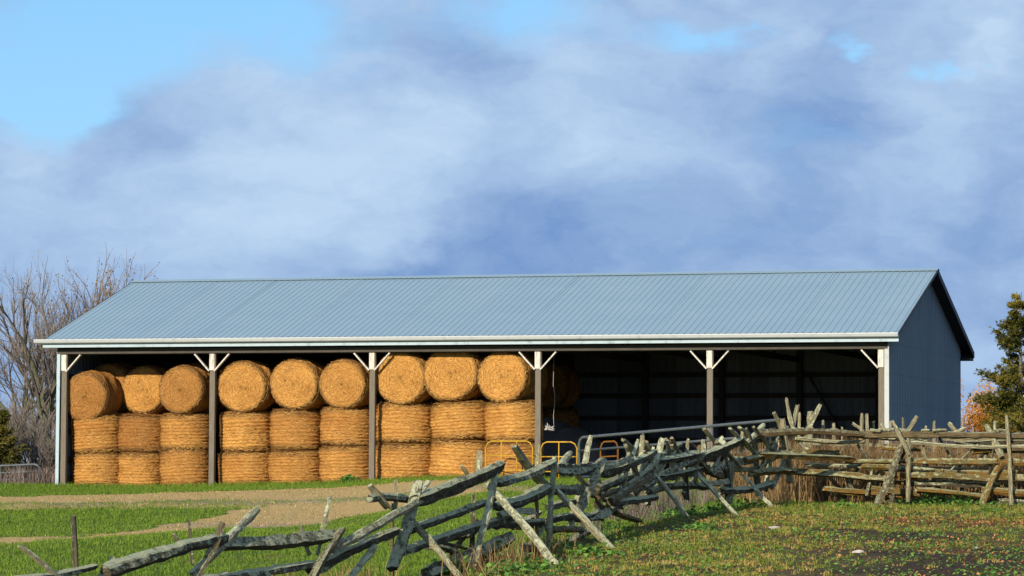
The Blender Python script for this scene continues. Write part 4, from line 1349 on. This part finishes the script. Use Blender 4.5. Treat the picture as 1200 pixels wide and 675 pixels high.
for i, (px, Y, h, lab) in enumerate(((8, 96, 1.1, 'bare thicket bush behind the left tube gate'), (33, 95, 1.2, 'bare thicket bush between the tube gate and the tall tree'),
                                     (52, 94, 0.9, 'small bare bush against the left barn corner'), (-20, 97, 1.3, 'bare thicket bush at the far left edge'),
                                     (24, 108, 1.3, 'taller bare bush in the thicket behind'), (46, 112, 1.3, 'greyish bare bush at the back of the thicket'))):
    bare_tree(gbase(px, Y), [(random.gauss(0, .3), random.gauss(0, .2), 1, h, .03, random.gauss(0, .3)) for _ in range(7)], 320 + i, lab, 3, name='bare_bush', cat='bush', kids=(3, 5), spread=.6, minr=.005)


def conifer(base, H, rad, seed, label, n_br, dens=1.0, m='cedar'):
    r = np.random.default_rng(seed)
    root = empty('conifer', tuple(base))
    tag(root, label, 'tree')
    segs = [(0, 0, .94 * H * i / 8, r.normal(0, .02), 0, .94 * H * (i + 1) / 8, .13 * (1 - i / 8.5), .13 * (1 - (i + 1) / 8.5)) for i in range(8)]
    LP, LS, LD = [], [], []
    for k in range(n_br):
        f = r.uniform(0.04, 0.99)
        az = r.uniform(0, 2 * math.pi)
        ln = rad * (1 - f) ** 0.9 * r.uniform(.3, 1.3) + 0.12
        dv = np.array([math.cos(az), math.sin(az), r.uniform(.05, .55)])
        p0 = np.array([0, 0, H * f * .93])
        p1 = p0 + dv * ln * .6
        p2 = p1 + (dv + np.array([0, 0, .35])) * ln * .4
        segs += [(*p0, *p1, .022, .014), (*p1, *p2, .014, .005)]
        m_ = int((16 + 58 * ln) * dens)
        s = r.uniform(.05, 1.0, m_) ** .6
        pos = np.where(s[:, None] < .6, p0 + (p1 - p0) * (s[:, None] / .6), p1 + (p2 - p1) * ((s[:, None] - .6) / .4))
        pos = pos + r.normal(0, 1, (m_, 3)) * np.array([.10, .10, .06]) * (0.4 + ln * .45)
        LP.append(pos)
        dd = dv + r.normal(0, .55, (m_, 3)) + np.array([0, 0, .25])
        LD.append(dd / np.linalg.norm(dd, axis=1, keepdims=True))
    V, Q = tubes(segs, 6)
    obj('trunk', V, Q, M['bark'], root, smooth=True)
    P, D = np.concatenate(LP), np.concatenate(LD)
    # each spray: three narrow needles fans
    P = np.repeat(P, 4, 0); D = np.repeat(D, 4, 0) + r.normal(0, .45, (len(P), 3))
    D /= np.linalg.norm(D, axis=1, keepdims=True)
    sd2 = np.cross(D, r.normal(0, 1, D.shape)); sd2 /= np.linalg.norm(sd2, axis=1, keepdims=True)
    ln = r.uniform(.06, .15, (len(P), 1)); wd = r.uniform(.008, .020, (len(P), 1))
    V = np.stack([P, P + D * ln * .5 + sd2 * wd, P + D * ln, P + D * ln * .5 - sd2 * wd], 1).reshape(-1, 3)
    tint = np.clip(r.uniform(0, 1, len(P)) ** 1.4 * .8 + .25 * sines(P[:, 0] * 2 + P[:, 1], P[:, 2] * 2, seed, 1.2), 0, 1)
    obj('crown', V, np.arange(len(P) * 4).reshape(-1, 4), M[m], root, attrs={'tint': np.repeat(tint, 4)})
    print('conifer', len(P))
    return root


conifer(gbase(1197, 93), 6.2, 1.7, 401, 'dark olive cedar tree right of the barn', 105, 2.2)
conifer(gbase(1242, 90), 4.9, 1.6, 402, 'cedar tree cut off by the right edge of the picture', 200, .9)
conifer(gbase(-3, 93), 2.35, .75, 403, 'small dark evergreen at the left edge behind the tube gate', 110, 1.0)


def leafy_bush(base, rx, ry, h, n, seed, label, m, clumps=14):
    r = np.random.default_rng(seed)
    root = empty('autumn_bush', tuple(base))
    tag(root, label, 'bush')
    cs = np.stack([r.uniform(-rx, rx, clumps) * .8, r.uniform(-ry, ry, clumps) * .8, h * r.uniform(.25, .85, clumps)], -1)
    q = r.normal(0, 1, (n, 3)); q /= np.linalg.norm(q, axis=1, keepdims=True)
    P = cs[r.integers(0, clumps, n)] + q * (r.uniform(0, 1, (n, 1)) ** .45) * np.array([rx, ry, h * .6]) * .36
    P[:, 2] = np.abs(P[:, 2])
    V, Q = leaves(P, r.uniform(.045, .10, n), seed + 1, 1.6)
    tint = np.clip(r.uniform(0, 1, n) * .7 + .3 * sines(P[:, 0] * 3, P[:, 2] * 3, seed, 1.0), 0, 1)
    obj('crown', V, Q, M[m], root, attrs={'tint': np.repeat(tint, 4)})
    mb = MB()
    for c_ in cs[:9]:
        mb.tube([(c_[0] * .2, c_[1] * .2, -.05), (c_[0] * .6, c_[1] * .6, c_[2] * .5), tuple(c_)], .014, 5)
    mb.build('trunk', M['bark'], root)


leafy_bush(gbase(1141, 110), 1.1, .8, 3.9, 6500, 411, 'orange autumn bush beside the back corner of the barn', 'orange')
leafy_bush(gbase(1168, 112), 1.1, .8, 3.5, 5000, 412, 'golden autumn bush half hidden behind the cedar', 'orange')
leafy_bush(gbase(1205, 101), 1.1, .8, 2.8, 2600, 413, 'rusty autumn bush at the right edge behind the cedars', 'orange')
# low dry brush on the right between barn and trees, and grass behind the left gate
P = scatter(9000, 9.5, 18, 64, 98, lambda X, Y: in_view(X, Y, 1.5) * ((X - BO[0]) * BE[0] + (Y - BO[1]) * BE[1] > L + .2), 501)
r = np.random.default_rng(502)
V, T = blades(P, r.uniform(.25, .9, len(P)), r.uniform(.012, .026, len(P)), .5, 503)
o = obj('dry_brush', V, T, M['dry'], attrs={'tint': np.repeat(r.uniform(0, 1, len(P)), 5)})
tag(o, 'dry tan brush between the blue gable and the cedars', 'weeds', kind='stuff')
P = scatter(9000, -19, -10.5, 83, 108, lambda X, Y: in_view(X, Y, 1.5) * ((X - BO[0]) * BE[0] + (Y - BO[1]) * BE[1] < -.3), 511)
r = np.random.default_rng(512)
V, T = blades(P, r.uniform(.10, .7, len(P)), r.uniform(.012, .026, len(P)), .5, 513)
o = obj('dry_brush', V, T, M['twig'], attrs={'tint': np.repeat(r.uniform(0, 1, len(P)), 5)})
tag(o, 'grey brown brush behind the left tube gate', 'weeds', kind='stuff')
